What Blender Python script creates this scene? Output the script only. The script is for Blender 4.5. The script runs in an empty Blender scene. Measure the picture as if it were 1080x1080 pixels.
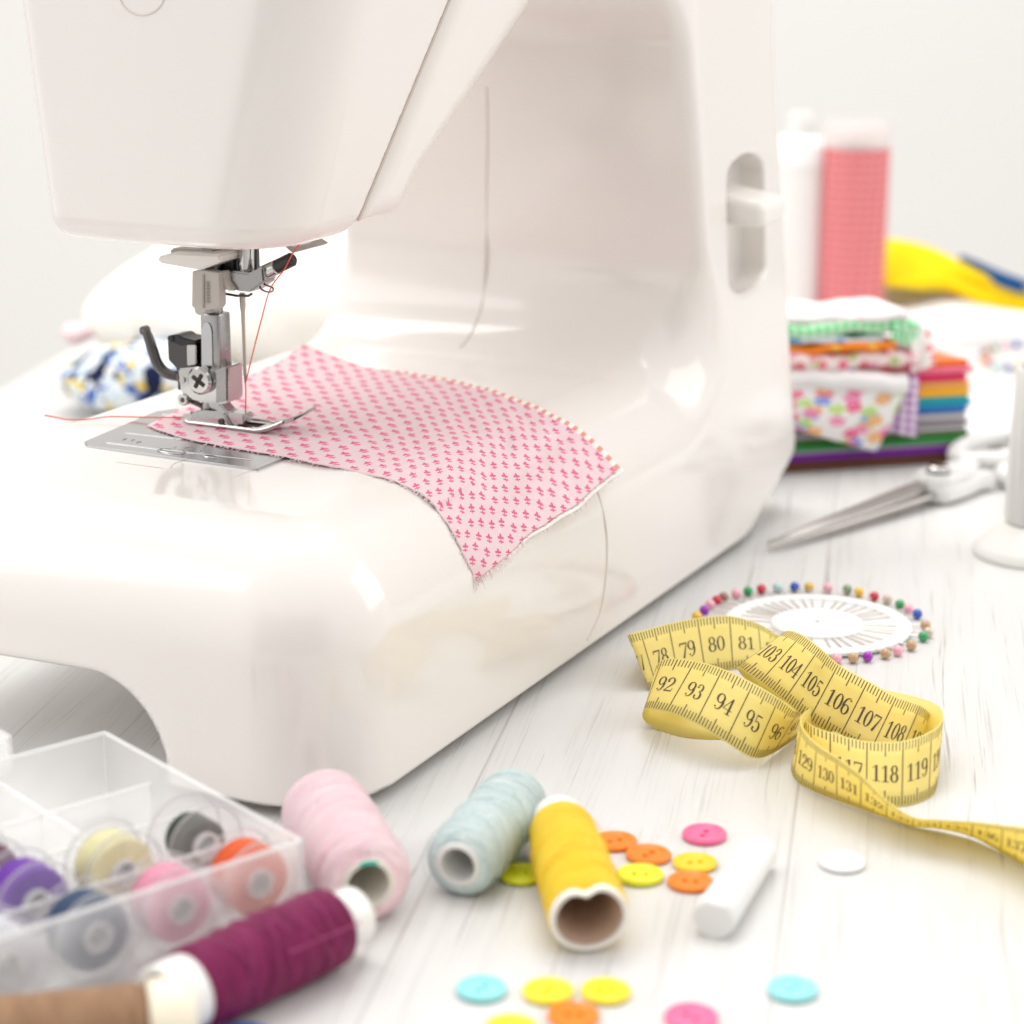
import bpy, bmesh, math, random
import numpy as np
from mathutils import Vector, Matrix
random.seed(7); np.random.seed(7)
S = 0.01                      # everything below is written in centimetres
scene = bpy.context.scene
COL = scene.collection

# ---------------------------------------------------------------- camera
H = 25.0; PITCH = math.radians(15.5); F = 2300.0
cam_d = bpy.data.cameras.new('camera'); cam = bpy.data.objects.new('camera', cam_d); COL.objects.link(cam)
cam.location = (0, 0, H*S); cam.rotation_euler = (math.pi/2 - PITCH, 0, 0)
cam_d.sensor_width = 36; cam_d.lens = 36*F/1080; cam_d.clip_start = 0.02; cam_d.clip_end = 50
cam_d.dof.use_dof = True; cam_d.dof.focus_distance = 0.69; cam_d.dof.aperture_fstop = 8.8
scene.camera = cam
# ---------------------------------------------------------------- world, lamps, exposure
w = bpy.data.worlds.new('World'); scene.world = w; w.use_nodes = True
bg = w.node_tree.nodes['Background']; bg.inputs[0].default_value = (1.0, 0.985, 0.972, 1); bg.inputs[1].default_value = 0.92
_nt = w.node_tree; _tc = _nt.nodes.new('ShaderNodeTexCoord'); _sx = _nt.nodes.new('ShaderNodeSeparateXYZ'); _nt.links.new(_tc.outputs['Generated'], _sx.inputs[0])
def _wm(op, a, b=None):                                # dim patch added to the world behind the camera for darker metal reflections
    n = _nt.nodes.new('ShaderNodeMath'); n.operation = op
    for i, q in enumerate((a, b)):
        if q is None: continue
        if isinstance(q, (int, float)): n.inputs[i].default_value = q
        else: _nt.links.new(q, n.inputs[i])
    return n.outputs[0]
def _ws(v, a, b):
    n = _nt.nodes.new('ShaderNodeMapRange'); n.interpolation_type = 'SMOOTHSTEP'; _nt.links.new(v, n.inputs[0]); n.inputs[1].default_value = a; n.inputs[2].default_value = b; return n.outputs[0]
_az = _wm('ABSOLUTE', _wm('ARCTAN2', _sx.outputs[0], _wm('MULTIPLY', _sx.outputs[1], -1)))
_dim = _wm('MULTIPLY', _ws(_az, .85, .5), _ws(_sx.outputs[2], .62, .42))
_nt.links.new(_wm('MULTIPLY', _wm('SUBTRACT', 1, _wm('MULTIPLY', _dim, .68)), 1.08), bg.inputs[1])
def area(name, loc, target, sx, sy, power, color=(1, 1, 1)):
    d = bpy.data.lights.new(name, 'AREA'); d.shape = 'RECTANGLE'; d.size = sx*S; d.size_y = sy*S; d.energy = power; d.color = color
    o = bpy.data.objects.new(name, d); COL.objects.link(o); o.location = Vector(loc)*S
    o.rotation_euler = (Vector(target)-Vector(loc)).to_track_quat('-Z', 'Y').to_euler(); return o
area('softbox_overhead', (-15, 120, 125), (-5, 80, 0), 120, 100, 13.5, (1, .985, .96))
area('softbox_side', (-120, 60, 75), (0, 75, 5), 80, 90, 3.2, (1, .98, .95))
area('softbox_right', (125, 95, 70), (15, 90, 5), 70, 80, 3.0, (1, .97, .93))
scene.view_settings.view_transform = 'Standard'; scene.view_settings.look = 'None'
scene.view_settings.exposure = 0.17; scene.view_settings.gamma = 1; scene.view_settings.use_curve_mapping = False
scene.cycles.max_bounces = 10; scene.cycles.transparent_max_bounces = 24; scene.cycles.transmission_bounces = 8
scene.cycles.diffuse_bounces = 4; scene.cycles.use_denoising = True

# ---------------------------------------------------------------- measuring helpers: a sight line meets a known plane
cp, sp_ = math.cos(PITCH), math.sin(PITCH)
FWD = Vector((0, cp, -sp_)); UPV = Vector((0, sp_, cp)); CAM = Vector((0, 0, H))
def ray(x, y): return FWD + Vector((1, 0, 0))*((x-540)/F) - UPV*((y-540)/F)
def G(x, y, z=0.0):
    r = ray(x, y); return CAM + r*((z-H)/r.z)
TH = math.radians(63.5)
MO = Vector((-4.80, 56.28, 0)); MU = Vector((math.cos(TH), math.sin(TH), 0)); MV = Vector((-math.sin(TH), math.cos(TH), 0))
def loc(p): d = p-MO; return Vector((d.dot(MU), d.dot(MV), d.z))
def Kz(x, y, z): return loc(G(x, y, z))
def Ku(x, y, u): r = ray(x, y); return loc(CAM + r*(((MO-CAM).dot(MU)+u)/r.dot(MU)))
def Kv(x, y, v): r = ray(x, y); return loc(CAM + r*(((MO-CAM).dot(MV)+v)/r.dot(MV)))

# ---------------------------------------------------------------- node helpers
class X:
    def __init__(s, nt, k): s.nt = nt; s.k = k
    def _m(s, op, *a):
        n = s.nt.nodes.new('ShaderNodeMath'); n.operation = op
        for i, v in enumerate((s,)+a):
            if isinstance(v, X): s.nt.links.new(v.k, n.inputs[i])
            else: n.inputs[i].default_value = float(v)
        return X(s.nt, n.outputs[0])
    def __add__(s, o): return s._m('ADD', o)
    __radd__ = __add__
    def __sub__(s, o): return s._m('SUBTRACT', o)
    def __rsub__(s, o): return (s*-1)+o
    def __mul__(s, o): return s._m('MULTIPLY', o)
    __rmul__ = __mul__
    def __truediv__(s, o): return s._m('DIVIDE', o)
    def floor(s): return s._m('FLOOR')
    def fract(s): return s._m('FRACT')
    def abs(s): return s._m('ABSOLUTE')
    def sin(s): return s._m('SINE')
    def cos(s): return s._m('COSINE')
    def sqrt(s): return s._m('SQRT')
    def atan2(s, o): return s._m('ARCTAN2', o)
    def lt(s, o): return s._m('LESS_THAN', o)
    def gt(s, o): return s._m('GREATER_THAN', o)
    def mod(s, o): return s._m('FLOORED_MODULO', o)
    def min(s, o): return s._m('MINIMUM', o)
    def max(s, o): return s._m('MAXIMUM', o)
    def pow(s, o): return s._m('POWER', o)
    def smooth(s, a, b):
        n = s.nt.nodes.new('ShaderNodeMapRange'); n.interpolation_type = 'SMOOTHSTEP'
        s.nt.links.new(s.k, n.inputs[0]); n.inputs[1].default_value = a; n.inputs[2].default_value = b
        return X(s.nt, n.outputs[0])
class M:
    """a Principled material with expression helpers; coordinates come out in centimetres"""
    def __init__(s, name, color=(.8, .8, .8), rough=.5, metal=0., spec=.5, **kw):
        s.m = bpy.data.materials.new(name); s.m.use_nodes = True; s.nt = s.m.node_tree
        s.b = s.nt.nodes['Principled BSDF']; s.b.inputs['Base Color'].default_value = (*color, 1)
        s.b.inputs['Roughness'].default_value = rough; s.b.inputs['Metallic'].default_value = metal
        s.b.inputs['Specular IOR Level'].default_value = spec
        for k, v in kw.items(): s.b.inputs[k.replace('_', ' ')].default_value = v
    def xyz(s, kind='Object'):
        tc = s.nt.nodes.new('ShaderNodeTexCoord'); sx = s.nt.nodes.new('ShaderNodeSeparateXYZ')
        s.nt.links.new(tc.outputs[kind], sx.inputs[0]); k = 100.0 if kind == 'Object' else 1.0
        return [X(s.nt, sx.outputs[i])*k for i in range(3)]
    def vec(s, x, y, z):
        n = s.nt.nodes.new('ShaderNodeCombineXYZ')
        for i, v in enumerate((x, y, z)):
            if isinstance(v, X): s.nt.links.new(v.k, n.inputs[i])
            else: n.inputs[i].default_value = v
        return n.outputs[0]
    def noise(s, x, y, z, scale=1., detail=3., rough=.5, dist=0.):
        n = s.nt.nodes.new('ShaderNodeTexNoise'); s.nt.links.new(s.vec(x, y, z), n.inputs['Vector'])
        n.inputs['Scale'].default_value = scale; n.inputs['Detail'].default_value = detail
        n.inputs['Roughness'].default_value = rough; n.inputs['Distortion'].default_value = dist
        return X(s.nt, n.outputs[0])
    def mix(s, f, a, b):
        n = s.nt.nodes.new('ShaderNodeMix'); n.data_type = 'RGBA'
        if isinstance(f, X): s.nt.links.new(f.k, n.inputs[0])
        else: n.inputs[0].default_value = f
        for i, c in ((6, a), (7, b)):
            if isinstance(c, tuple): n.inputs[i].default_value = (*c[:3], 1)
            else: s.nt.links.new(c, n.inputs[i])
        return n.outputs[2]
    def color(s, sock): s.nt.links.new(sock, s.b.inputs['Base Color']); return s
    def rough(s, x): s.nt.links.new(x.k, s.b.inputs['Roughness']); return s
    def bump(s, h, strength=.3, dist=.05):
        n = s.nt.nodes.new('ShaderNodeBump'); n.inputs['Strength'].default_value = strength; n.inputs['Distance'].default_value = dist*S
        s.nt.links.new(h.k, n.inputs['Height']); s.nt.links.new(n.outputs[0], s.b.inputs['Normal']); return s
    def seethrough(s, solid):
        """mix with a clear transparent layer: solid = share of the Principled surface"""
        out = s.nt.nodes['Material Output']; t = s.nt.nodes.new('ShaderNodeBsdfTransparent'); mx = s.nt.nodes.new('ShaderNodeMixShader')
        if isinstance(solid, X): s.nt.links.new(solid.k, mx.inputs[0])
        else: mx.inputs[0].default_value = solid
        s.nt.links.new(t.outputs[0], mx.inputs[1]); s.nt.links.new(s.b.outputs[0], mx.inputs[2]); s.nt.links.new(mx.outputs[0], out.inputs[0]); return s
    def backlit(s, amount, color):
        out = s.nt.nodes['Material Output']; t = s.nt.nodes.new('ShaderNodeBsdfTranslucent'); mx = s.nt.nodes.new('ShaderNodeMixShader')
        if isinstance(color, tuple): t.inputs[0].default_value = (*color, 1)
        else: s.nt.links.new(color, t.inputs[0])
        mx.inputs[0].default_value = amount
        s.nt.links.new(s.b.outputs[0], mx.inputs[1]); s.nt.links.new(t.outputs[0], mx.inputs[2]); s.nt.links.new(mx.outputs[0], out.inputs[0]); return s
    def facing(s, blend=.3):
        n = s.nt.nodes.new('ShaderNodeLayerWeight'); n.inputs[0].default_value = blend; return X(s.nt, n.outputs['Facing'])

# ---------------------------------------------------------------- object helpers
def tag(o, label=None, cat=None, group=None, kind=None):
    if label: o['label'] = label
    if cat: o['category'] = cat
    if group: o['group'] = group
    if kind: o['kind'] = kind
    return o
def empty(name, p=(0, 0, 0), rot=None, mat=None):
    o = bpy.data.objects.new(name, None); COL.objects.link(o); o.empty_display_size = .01
    if mat is not None:
        m = mat.copy(); m.translation = m.translation*S; o.matrix_world = m
    else:
        o.location = Vector(p)*S
        if rot: o.rotation_euler = rot
    return o
def link(name, me, mat, parent=None, smooth=True):
    o = bpy.data.objects.new(name, me); COL.objects.link(o)
    if mat is not None: me.materials.append(mat.m if isinstance(mat, M) else mat)
    if parent: o.parent = parent
    if smooth: me.polygons.foreach_set('use_smooth', [True]*len(me.polygons))
    return o
def mesh(name, V, Fc, mat, parent=None, smooth=True, at=None, sharp=None):
    me = bpy.data.meshes.new(name); me.from_pydata([tuple(Vector(v)*S) for v in V], [], [tuple(f) for f in Fc]); me.update()
    o = link(name, me, mat, parent, smooth)
    if at is not None: o.location = Vector(at)*S
    if sharp: me.set_sharp_from_angle(angle=math.radians(sharp))
    return o
def from_bm(name, bm, mat, parent=None, smooth=True, sharp=35, at=None, rot=None):
    bmesh.ops.recalc_face_normals(bm, faces=bm.faces)
    bmesh.ops.scale(bm, vec=(S, S, S), verts=bm.verts)
    me = bpy.data.meshes.new(name); bm.to_mesh(me); bm.free()
    o = link(name, me, mat, parent, smooth)
    if smooth and sharp: me.set_sharp_from_angle(angle=math.radians(sharp))
    if at is not None: o.location = Vector(at)*S
    if rot: o.rotation_euler = rot
    return o
def T(p=(0, 0, 0), rx=0, ry=0, rz=0):
    return Matrix.Translation(Vector(p)) @ Matrix.Rotation(rz, 4, 'Z') @ Matrix.Rotation(ry, 4, 'Y') @ Matrix.Rotation(rx, 4, 'X')
def frame(a, b, roll=0.0):
    """matrix whose local X runs from a to b"""
    a = Vector(a); x = (Vector(b)-a).normalized(); up = Vector((0, 0, 1)) if abs(x.z) < .95 else Vector((0, 1, 0))
    y = up.cross(x).normalized(); z = x.cross(y)
    m = Matrix((x, y, z)).transposed().to_4x4(); m.translation = a
    return m @ Matrix.Rotation(roll, 4, 'X')
def merge(bm, add, mtx=None):
    if mtx is not None: bmesh.ops.transform(add, matrix=mtx, verts=add.verts)
    me = bpy.data.meshes.new('tmp'); add.to_mesh(me); add.free(); bm.from_mesh(me); bpy.data.meshes.remove(me)
def box(bm, sx, sy, sz, mtx=None, bev=.05, seg=2, taper=None):
    a = bmesh.new(); bmesh.ops.create_cube(a, size=1)
    for v in a.verts:
        v.co.x *= sx; v.co.y *= sy; v.co.z *= sz
        if taper and v.co.x > 0: v.co.y *= taper; v.co.z *= taper
    if bev: bmesh.ops.bevel(a, geom=a.edges[:], offset=bev, segments=seg, affect='EDGES', profile=.5)
    merge(bm, a, mtx)
def lathe(bm, prof, n=40, mtx=None, close=True):
    """profile [(x, r)] turned round the local X axis"""
    a = bmesh.new(); rings = []
    for x, r in prof:
        if r < 1e-5: rings.append([a.verts.new((x, 0, 0))])
        else: rings.append([a.verts.new((x, r*math.cos(2*math.pi*i/n), r*math.sin(2*math.pi*i/n))) for i in range(n)])
    for A, B in zip(rings, rings[1:]):
        for i in range(n):
            j = (i+1) % n
            if len(A) == 1 and len(B) == 1: continue
            if len(A) == 1: a.faces.new((A[0], B[j], B[i]))
            elif len(B) == 1: a.faces.new((A[i], A[j], B[0]))
            else: a.faces.new((A[i], A[j], B[j], B[i]))
    bmesh.ops.recalc_face_normals(a, faces=a.faces)
    merge(bm, a, mtx)
def cyl(bm, a, b, r, r2=None, n=24, bev=None):
    L = (Vector(b)-Vector(a)).length; r2 = r if r2 is None else r2; e = min(.12*min(r, r2), .1*L) if bev is None else bev
    lathe(bm, [(0, 0), (0, r-e), (e, r), (L-e, r2), (L, r2-e), (L, 0)], n, frame(a, b))
def tube(bm, pts, r, n=8, taper=None, closed=False):
    P = [Vector(p) for p in pts]; a = bmesh.new(); rings = []; N = len(P); up = Vector((0.13, .21, 1)).normalized()
    for i, p in enumerate(P):
        q0, q1 = (P[(i-1) % N], P[(i+1) % N]) if closed else (P[max(i-1, 0)], P[min(i+1, N-1)])
        t = (q1-q0).normalized(); s = t.cross(up)
        if s.length < .1: s = t.cross(Vector((1, 0, 0)))
        s.normalize(); u = s.cross(t); rr = r if taper is None else r*taper(i/(N-1))
        rings.append([a.verts.new(p + (s*math.cos(2*math.pi*k/n)+u*math.sin(2*math.pi*k/n))*rr) for k in range(n)])
    for i in range(N if closed else N-1):
        A, B = rings[i], rings[(i+1) % N]
        for k in range(n): a.faces.new((A[k], A[(k+1) % n], B[(k+1) % n], B[k]))
    if not closed: a.faces.new(rings[0]); a.faces.new(rings[-1])
    bmesh.ops.recalc_face_normals(a, faces=a.faces); merge(bm, a)
def plate(bm, poly, t, mtx=None, bev=.03, seg=2):
    """2-D outline in local XY thickened by t along Z"""
    a = bmesh.new(); f = a.faces.new([a.verts.new((x, y, 0)) for x, y in poly])
    r = bmesh.ops.extrude_face_region(a, geom=[f]); bmesh.ops.translate(a, vec=(0, 0, t), verts=[g for g in r['geom'] if isinstance(g, bmesh.types.BMVert)])
    bmesh.ops.recalc_face_normals(a, faces=a.faces)
    if bev: bmesh.ops.bevel(a, geom=[e for e in a.edges if e.calc_face_angle(0) > .5], offset=bev, segments=seg, affect='EDGES', clamp_overlap=True)
    merge(bm, a, mtx)
def catmull(P, n, closed=False):
    P = [Vector(p) for p in P]; out = []; N = len(P)
    for i in range(N if closed else N-1):
        if closed: p0, p1, p2, p3 = P[(i-1) % N], P[i], P[(i+1) % N], P[(i+2) % N]
        else: p0, p1, p2, p3 = P[max(i-1, 0)], P[i], P[i+1], P[min(i+2, N-1)]
        for k in range(n):
            t = k/n; out.append(.5*((2*p1)+(p2-p0)*t+(2*p0-5*p1+4*p2-p3)*t*t+(3*p1-p0-3*p2+p3)*t**3))
    if not closed: out.append(P[-1])
    return out
def sheet(name, fn, nu, nv, mat, parent=None, thick=0., uv=None, at=None):
    """fn(s, t) -> point; one quad sheet with a UV map in centimetres"""
    V = [fn(i/nu, j/nv) for j in range(nv+1) for i in range(nu+1)]
    Fc = [(j*(nu+1)+i, j*(nu+1)+i+1, (j+1)*(nu+1)+i+1, (j+1)*(nu+1)+i) for j in range(nv) for i in range(nu)]
    o = mesh(name, V, Fc, mat, parent, True, at)
    ul = o.data.uv_layers.new(name='UVMap'); k = 0
    A, B = uv or (1, 1)
    for f in Fc:
        for v in f: ul.data[k].uv = ((v % (nu+1))/nu*A, (v//(nu+1))/nv*B); k += 1
    if thick:
        md = o.modifiers.new('thickness', 'SOLIDIFY'); md.thickness = thick*S; md.offset = 0
    return o

# ---------------------------------------------------------------- distance-field modelling (smooth moulded shapes)
def RI(a, b, r):   # rounded intersection
    return np.minimum(np.maximum(a, b), -r) + np.hypot(np.maximum(a+r, 0), np.maximum(b+r, 0))
def RU(a, b, r): return -RI(-a, -b, r)
def lerp(a, b, t): return a+(b-a)*t
def sst(x, a, b): t = np.clip((x-a)/(b-a), 0, 1); return t*t*(3-2*t)
def sdf_mesh(name, f, lo, hi, h, mat, parent=None, iters=4):
    n = [int(math.ceil((hi[i]-lo[i])/h))+1 for i in range(3)]
    ax = [lo[i]+h*np.arange(n[i]) for i in range(3)]
    Xg, Yg, Zg = np.meshgrid(*ax, indexing='ij'); D = f(Xg, Yg, Zg); sg = D < 0
    nx, ny, nz = n; cnt = np.zeros((nx-1, ny-1, nz-1)); acc = np.zeros((nx-1, ny-1, nz-1, 3))
    for axis in range(3):
        sl0 = [slice(None)]*3; sl1 = [slice(None)]*3; sl0[axis] = slice(0, -1); sl1[axis] = slice(1, None)
        a, b = D[tuple(sl0)], D[tuple(sl1)]; cr = (sg[tuple(sl0)] != sg[tuple(sl1)]); t = np.where(cr, a/np.where(a-b == 0, 1, a-b), 0)
        P = np.stack([Xg[tuple(sl0)], Yg[tuple(sl0)], Zg[tuple(sl0)]], -1); P[..., axis] += t*h; P *= cr[..., None]
        o = [i for i in range(3) if i != axis]
        for d1 in (0, 1):
            for d2 in (0, 1):
                s = [slice(None)]*3; s[o[0]] = slice(d1, n[o[0]]-1+d1); s[o[1]] = slice(d2, n[o[1]]-1+d2)
                cnt += cr[tuple(s)]; acc += P[tuple(s)]
    act = cnt > 0; idx = -np.ones(act.shape, int); idx[act] = np.arange(act.sum()); V = acc[act]/cnt[act][:, None]
    Q = []
    for axis in range(3):
        o = [(axis+1) % 3, (axis+2) % 3]
        sl0 = [slice(None)]*3; sl1 = [slice(None)]*3; sl0[axis] = slice(0, -1); sl1[axis] = slice(1, None)
        for k in o: sl0[k] = slice(1, n[k]-1); sl1[k] = slice(1, n[k]-1)
        A, B = sg[tuple(sl0)], sg[tuple(sl1)]; I = np.argwhere(A != B); fl = A[A != B]
        for k in o: I[:, k] += 1
        def cell(d1, d2): J = I.copy(); J[:, o[0]] -= d1; J[:, o[1]] -= d2; return idx[J[:, 0], J[:, 1], J[:, 2]]
        q = np.stack([cell(1, 1), cell(0, 1), cell(0, 0), cell(1, 0)], -1); q[~fl] = q[~fl][:, ::-1]; Q.append(q)
    Q = np.concatenate(Q); Q = Q[(Q >= 0).all(1)]
    e = .004
    for _ in range(iters):
        x, y, z = V.T; d = f(x, y, z)
        g = np.stack([f(x+e, y, z)-f(x-e, y, z), f(x, y+e, z)-f(x, y-e, z), f(x, y, z+e)-f(x, y, z-e)], -1)/(2*e)
        g2 = np.maximum((g*g).sum(1), .05); st = -(d/g2)[:, None]*g; L = np.linalg.norm(st, axis=1, keepdims=True)
        V = V+st*np.minimum(1, h*.5/np.maximum(L, 1e-9))
    me = bpy.data.meshes.new(name); me.vertices.add(len(V)); me.vertices.foreach_set('co', (V*S).ravel())
    me.loops.add(len(Q)*4); me.loops.foreach_set('vertex_index', Q.ravel().astype(np.int32))
    me.polygons.add(len(Q)); me.polygons.foreach_set('loop_start', np.arange(0, len(Q)*4, 4, dtype=np.int32)); me.polygons.foreach_set('loop_total', np.full(len(Q), 4, dtype=np.int32))
    me.update(); me.validate()
    o = link(name, me, mat, parent)
    x, y, z = V.T
    g = np.stack([f(x+e, y, z)-f(x-e, y, z), f(x, y+e, z)-f(x, y-e, z), f(x, y, z+e)-f(x, y, z-e)], -1); g /= np.maximum(np.linalg.norm(g, axis=1, keepdims=True), 1e-9)
    if len(me.vertices) == len(V): me.normals_split_custom_set_from_vertices(g.tolist())
    return o

# ================================================================ MATERIALS
def wood():
    m = M('white_painted_wood', (.84, .835, .82), .42, spec=.35); x, y, z = m.xyz(); a = math.radians(10)
    g = x*math.cos(a)-y*math.sin(a); l = x*math.sin(a)+y*math.cos(a)
    wob = m.noise(g*.5, l*.06, 0, 1, 2)*.9
    n1 = m.noise((g+wob)*7.5, l*.07, 0, 1, 6, .62)                      # long open grain
    n2 = m.noise((g+wob)*20., l*.22, 3.3, 1, 4, .6)
    n3 = m.noise(g*.9, l*.1, 8.1, 1, 3, .5)
    streak = n1.smooth(.53, .72)*.55+n2.smooth(.54, .74)*.42
    streak = streak*n3.smooth(.32, .68)
    pl = (g/9.4+.22); e = (pl.fract()-.5).abs(); joint = e.gt(.4955)*.4
    crack = m.noise((g+wob)*2.6, l*.045, 5.7, 1, 5, .7).smooth(.63, .69)*.65
    f = (streak+joint+crack).min(.75)
    tone = m.mix(n3, (.71, .705, .695), (.63, .62, .605))
    m.color(m.mix(f, tone, (.30, .27, .25)))
    m.bump(1.0-f, .35, .03); return m
WOOD = wood()
WALL = M('off_white_wall_paint', (.80, .785, .765), .9, spec=.1)
x, y, z = WALL.xyz(); WALL.color(WALL.mix(WALL.noise(x, y, z, .02, 2), (.885, .87, .85), (.91, .90, .885)))
def plastic(name, c, rough=.16, coat=.5):
    m = M(name, c, rough, spec=.5); m.b.inputs['Coat Weight'].default_value = coat; m.b.inputs['Coat Roughness'].default_value = .06
    x, y, z = m.xyz(); n = m.noise(x, y, z, .35, 3); m.rough(n*.1+(rough-.05))
    f = m.noise(x, y, z, 14, 2); m.bump(f, .012, .02); return m
BODY = plastic('glossy_ivory_plastic', (.82, .78, .742), .14, .55)
BODY2 = plastic('glossy_ivory_plastic_cover', (.80, .762, .73), .15, .55)
SEAM = M('panel_gap', (.68, .62, .555), .6)
LEVER = M('ivory_lever_plastic', (.82, .79, .75), .35)
def metal(name, c=(.62, .61, .60), r=.18):
    m = M(name, c, r, 1.0); x, y, z = m.xyz(); n = m.noise(x, y, z, 6, 4); m.rough(n*.14+(r-.06)); return m
CHROME = metal('polished_chrome', (.56, .55, .54), .13); STEEL = metal('worn_steel', (.33, .32, .315), .25)
DSTEEL = metal('dark_bracket_steel', (.10, .095, .095), .24); PLATE = M('brushed_needle_plate', (.52, .52, .53), .2, 1.0)
BLACK = M('black_plastic', (.015, .015, .017), .28); GREYP = M('warm_grey_plastic', (.50, .47, .43), .45)
DARK = M('dark_hole', (.01, .01, .01), .8)
RUBBER = M('grey_rubber', (.12, .115, .11), .8)

# ================================================================ SETTING
def table():
    e0, e1 = G(0, 409), G(58, 371); d = (e1-e0).normalized(); d = Vector((math.sin(math.radians(8)), math.cos(math.radians(8)), 0)); n = Vector((d.y, -d.x, 0))
    A = e0-d*125; B = e0+d*39; Cc = B+n*150; Dd = A+n*150
    bm = bmesh.new(); vs = [bm.verts.new((p.x, p.y, -3)) for p in (A, Dd, Cc, B)]; f = bm.faces.new(vs)
    r = bmesh.ops.extrude_face_region(bm, geom=[f]); bmesh.ops.translate(bm, vec=(0, 0, 3), verts=[q for q in r['geom'] if isinstance(q, bmesh.types.BMVert)])
    bmesh.ops.recalc_face_normals(bm, faces=bm.faces)
    bmesh.ops.bevel(bm, geom=bm.edges[:], offset=.25, segments=3, affect='EDGES')
    tag(from_bm('tabletop', bm, WOOD), kind='structure')
table()
wl = mesh('wall', [(-300, 235, -80), (320, 235, -80), (320, 235, 240), (-300, 235, 240)], [(0, 1, 2, 3)], WALL, smooth=False); tag(wl, kind='structure')
fl = mesh('floor', [(-400, -200, -75), (400, -200, -75), (400, 236, -75), (-400, 236, -75)], [(0, 1, 2, 3)], M('pale_floor', (.62, .60, .57), .6), smooth=False); tag(fl, kind='structure')

# ================================================================ SEWING MACHINE
machine = empty('sewing_machine', MO, (0, 0, TH))
tag(machine, 'white glossy sewing machine with rounded head, open free arm and chrome presser foot', 'sewing machine')
BT = 8.0
def hf(z): return 6.2-.27*(z-15)                      # front of the needle head leans outwards
def vfront(u, z):
    base = .05*z
    return np.where(z > 12, lerp(base, hf(z), (1-sst(u, 22, 28.5))*sst(z, 12, 15)), base)
def body_sdf(u, v, z):
    bed = z-BT
    ui = 29.0-.13*(z-8); col = (ui-u)
    prof = RU(bed, col, 4.2)
    dL = (15.2+.95*(u-14.9)-z)*.725; dF = 22.9-z; under = np.minimum(dL, dF)
    seam = (12.3+.42*(z-15.5)-u)*.922
    arm = RI(RI(under, seam, .45), 15.15-z, .5)
    prof = RU(prof, arm, 3.0)
    r = lerp(lerp(3.2, .55, sst(z, 7.5, 13)), 1.1, sst(z, 15, 17)*(1-sst(u, 22, 27)))
    near = (.05*z-u)
    d = RI(prof, near, 3.4)
    d = RI(d, vfront(u, z)-v, r)
    back = v-(16.9-.06*np.maximum(z-8, 0)-sst(z, 12, 15)*(1-sst(u, 22, 28))*1.6)
    d = RI(d, back, .5)
    d = RI(d, u-36.9-.125*np.maximum(19-z, 0), .9)
    d = RI(d, ((u-39.2)-(z-2.1)*2.6)*.36, 1.2)
    d = RI(d, .35-z, .15)
    d = RI(d, z-29, 1.5)
    arch = RI(RI(5.85-v+.12*(z-.4), z-3.45+.02*(v-8), 2.5), u-27, .5)
    d = RI(d, -arch, .2)
    du, dz = (np.abs(u-33.0)-2.05)*.42, np.abs(z-12.95)-2.7
    cap = np.minimum(np.maximum(du, dz), -.84)+np.hypot(np.maximum(du+.84, 0), np.maximum(dz+.84, 0))
    slot = RI(cap, v-(.05*z+1.3), .25)
    return RI(d, -slot, .16)
sdf_mesh('housing', body_sdf, (-.6, -1.2, 0), (40.6, 17.8, 29.6), .21, BODY, machine)
def head_sdf(u, v, z):
    near = 7.0+.006*(v-9)**2-u; seam = (u-(12.22+.42*(z-15.5)))*.922
    f = hf(z)-v; b = v-(14.95+.11*(z-15)); bot = (14.82-z)
    d = RI(near, f, 2.7); d = RI(d, b, .9); d = RI(d, seam, .3)
    d = RI(d, bot, .8); return RI(d, z-29, 1.5)
sdf_mesh('face_cover', head_sdf, (6.4, 2, 13.6), (21, 17.8, 29.6), .16, BODY2, machine)
def seam_line(pts, r=.033, mat=SEAM, name='panel_seam'):
    bm = bmesh.new(); tube(bm, catmull(pts, 8), r, 6); return from_bm(name, bm, mat, machine)
def march(p, d, f=body_sdf, n=400, step=.05):
    """slide a point along d until it meets the housing"""
    p = Vector(p); d = Vector(d).normalized(); last = 9
    for _ in range(n):
        q = float(f(np.array(p.x), np.array(p.y), np.array(p.z)))
        if q < .003: break
        p = p+d*max(q*.8, .003)
    return p
def onbody(x, y, f=body_sdf):
    r = ray(x, y); a = loc(CAM); b = loc(CAM+r); d = (b-a).normalized(); p = a+d*25
    return march(p, d, f)
seam_line([onbody(x, y) for x, y in ((604, 458), (616, 482), (629, 515), (637, 545), (640, 572), (639, 605), (634, 640), (627, 660), (619, 675))])
seam_line([onbody(x, y) for x, y in ((513, 92), (513.5, 100), (514, 150), (513, 200), (513, 250), (511, 300), (507, 326), (500, 345), (493, 358), (485, 367))], .035)
seam_line([onbody(x, y) for x, y in ((0, 471), (60, 478), (120, 487), (172, 494))], .02)
seam_line([onbody(x, y) for x, y in ((180, 494), (184, 489), (200, 484), (214, 481))], .02)
seam_line([onbody(x, y) for x, y in ((244, 505), (258, 499), (270, 495))], .02)
seam_line([(12.22+.42*(z_-15.5)+.02, hf(z_)+.10, z_) for z_ in (15.3, 16.5, 18, 20, 22, 24, 26)], .07, M('shadow_gap', (.60, .53, .46), .7), 'cover_gap')
ring = [onbody(150+24*math.cos(a), -8+24*math.sin(a), head_sdf) for a in [i*math.pi/16 for i in range(32)]]
bm = bmesh.new(); tube(bm, ring, .03, 6, closed=True); from_bm('screw_cap', bm, SEAM, machine)
for fx_, fy_ in ((2.0, 3.0), (34.0, 2.6), (34.0, 14.5)):
    bm = bmesh.new(); cyl(bm, (fx_, fy_, 0.0), (fx_, fy_, .45), .55, n=20); from_bm('rubber_foot', bm, RUBBER, machine)
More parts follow.
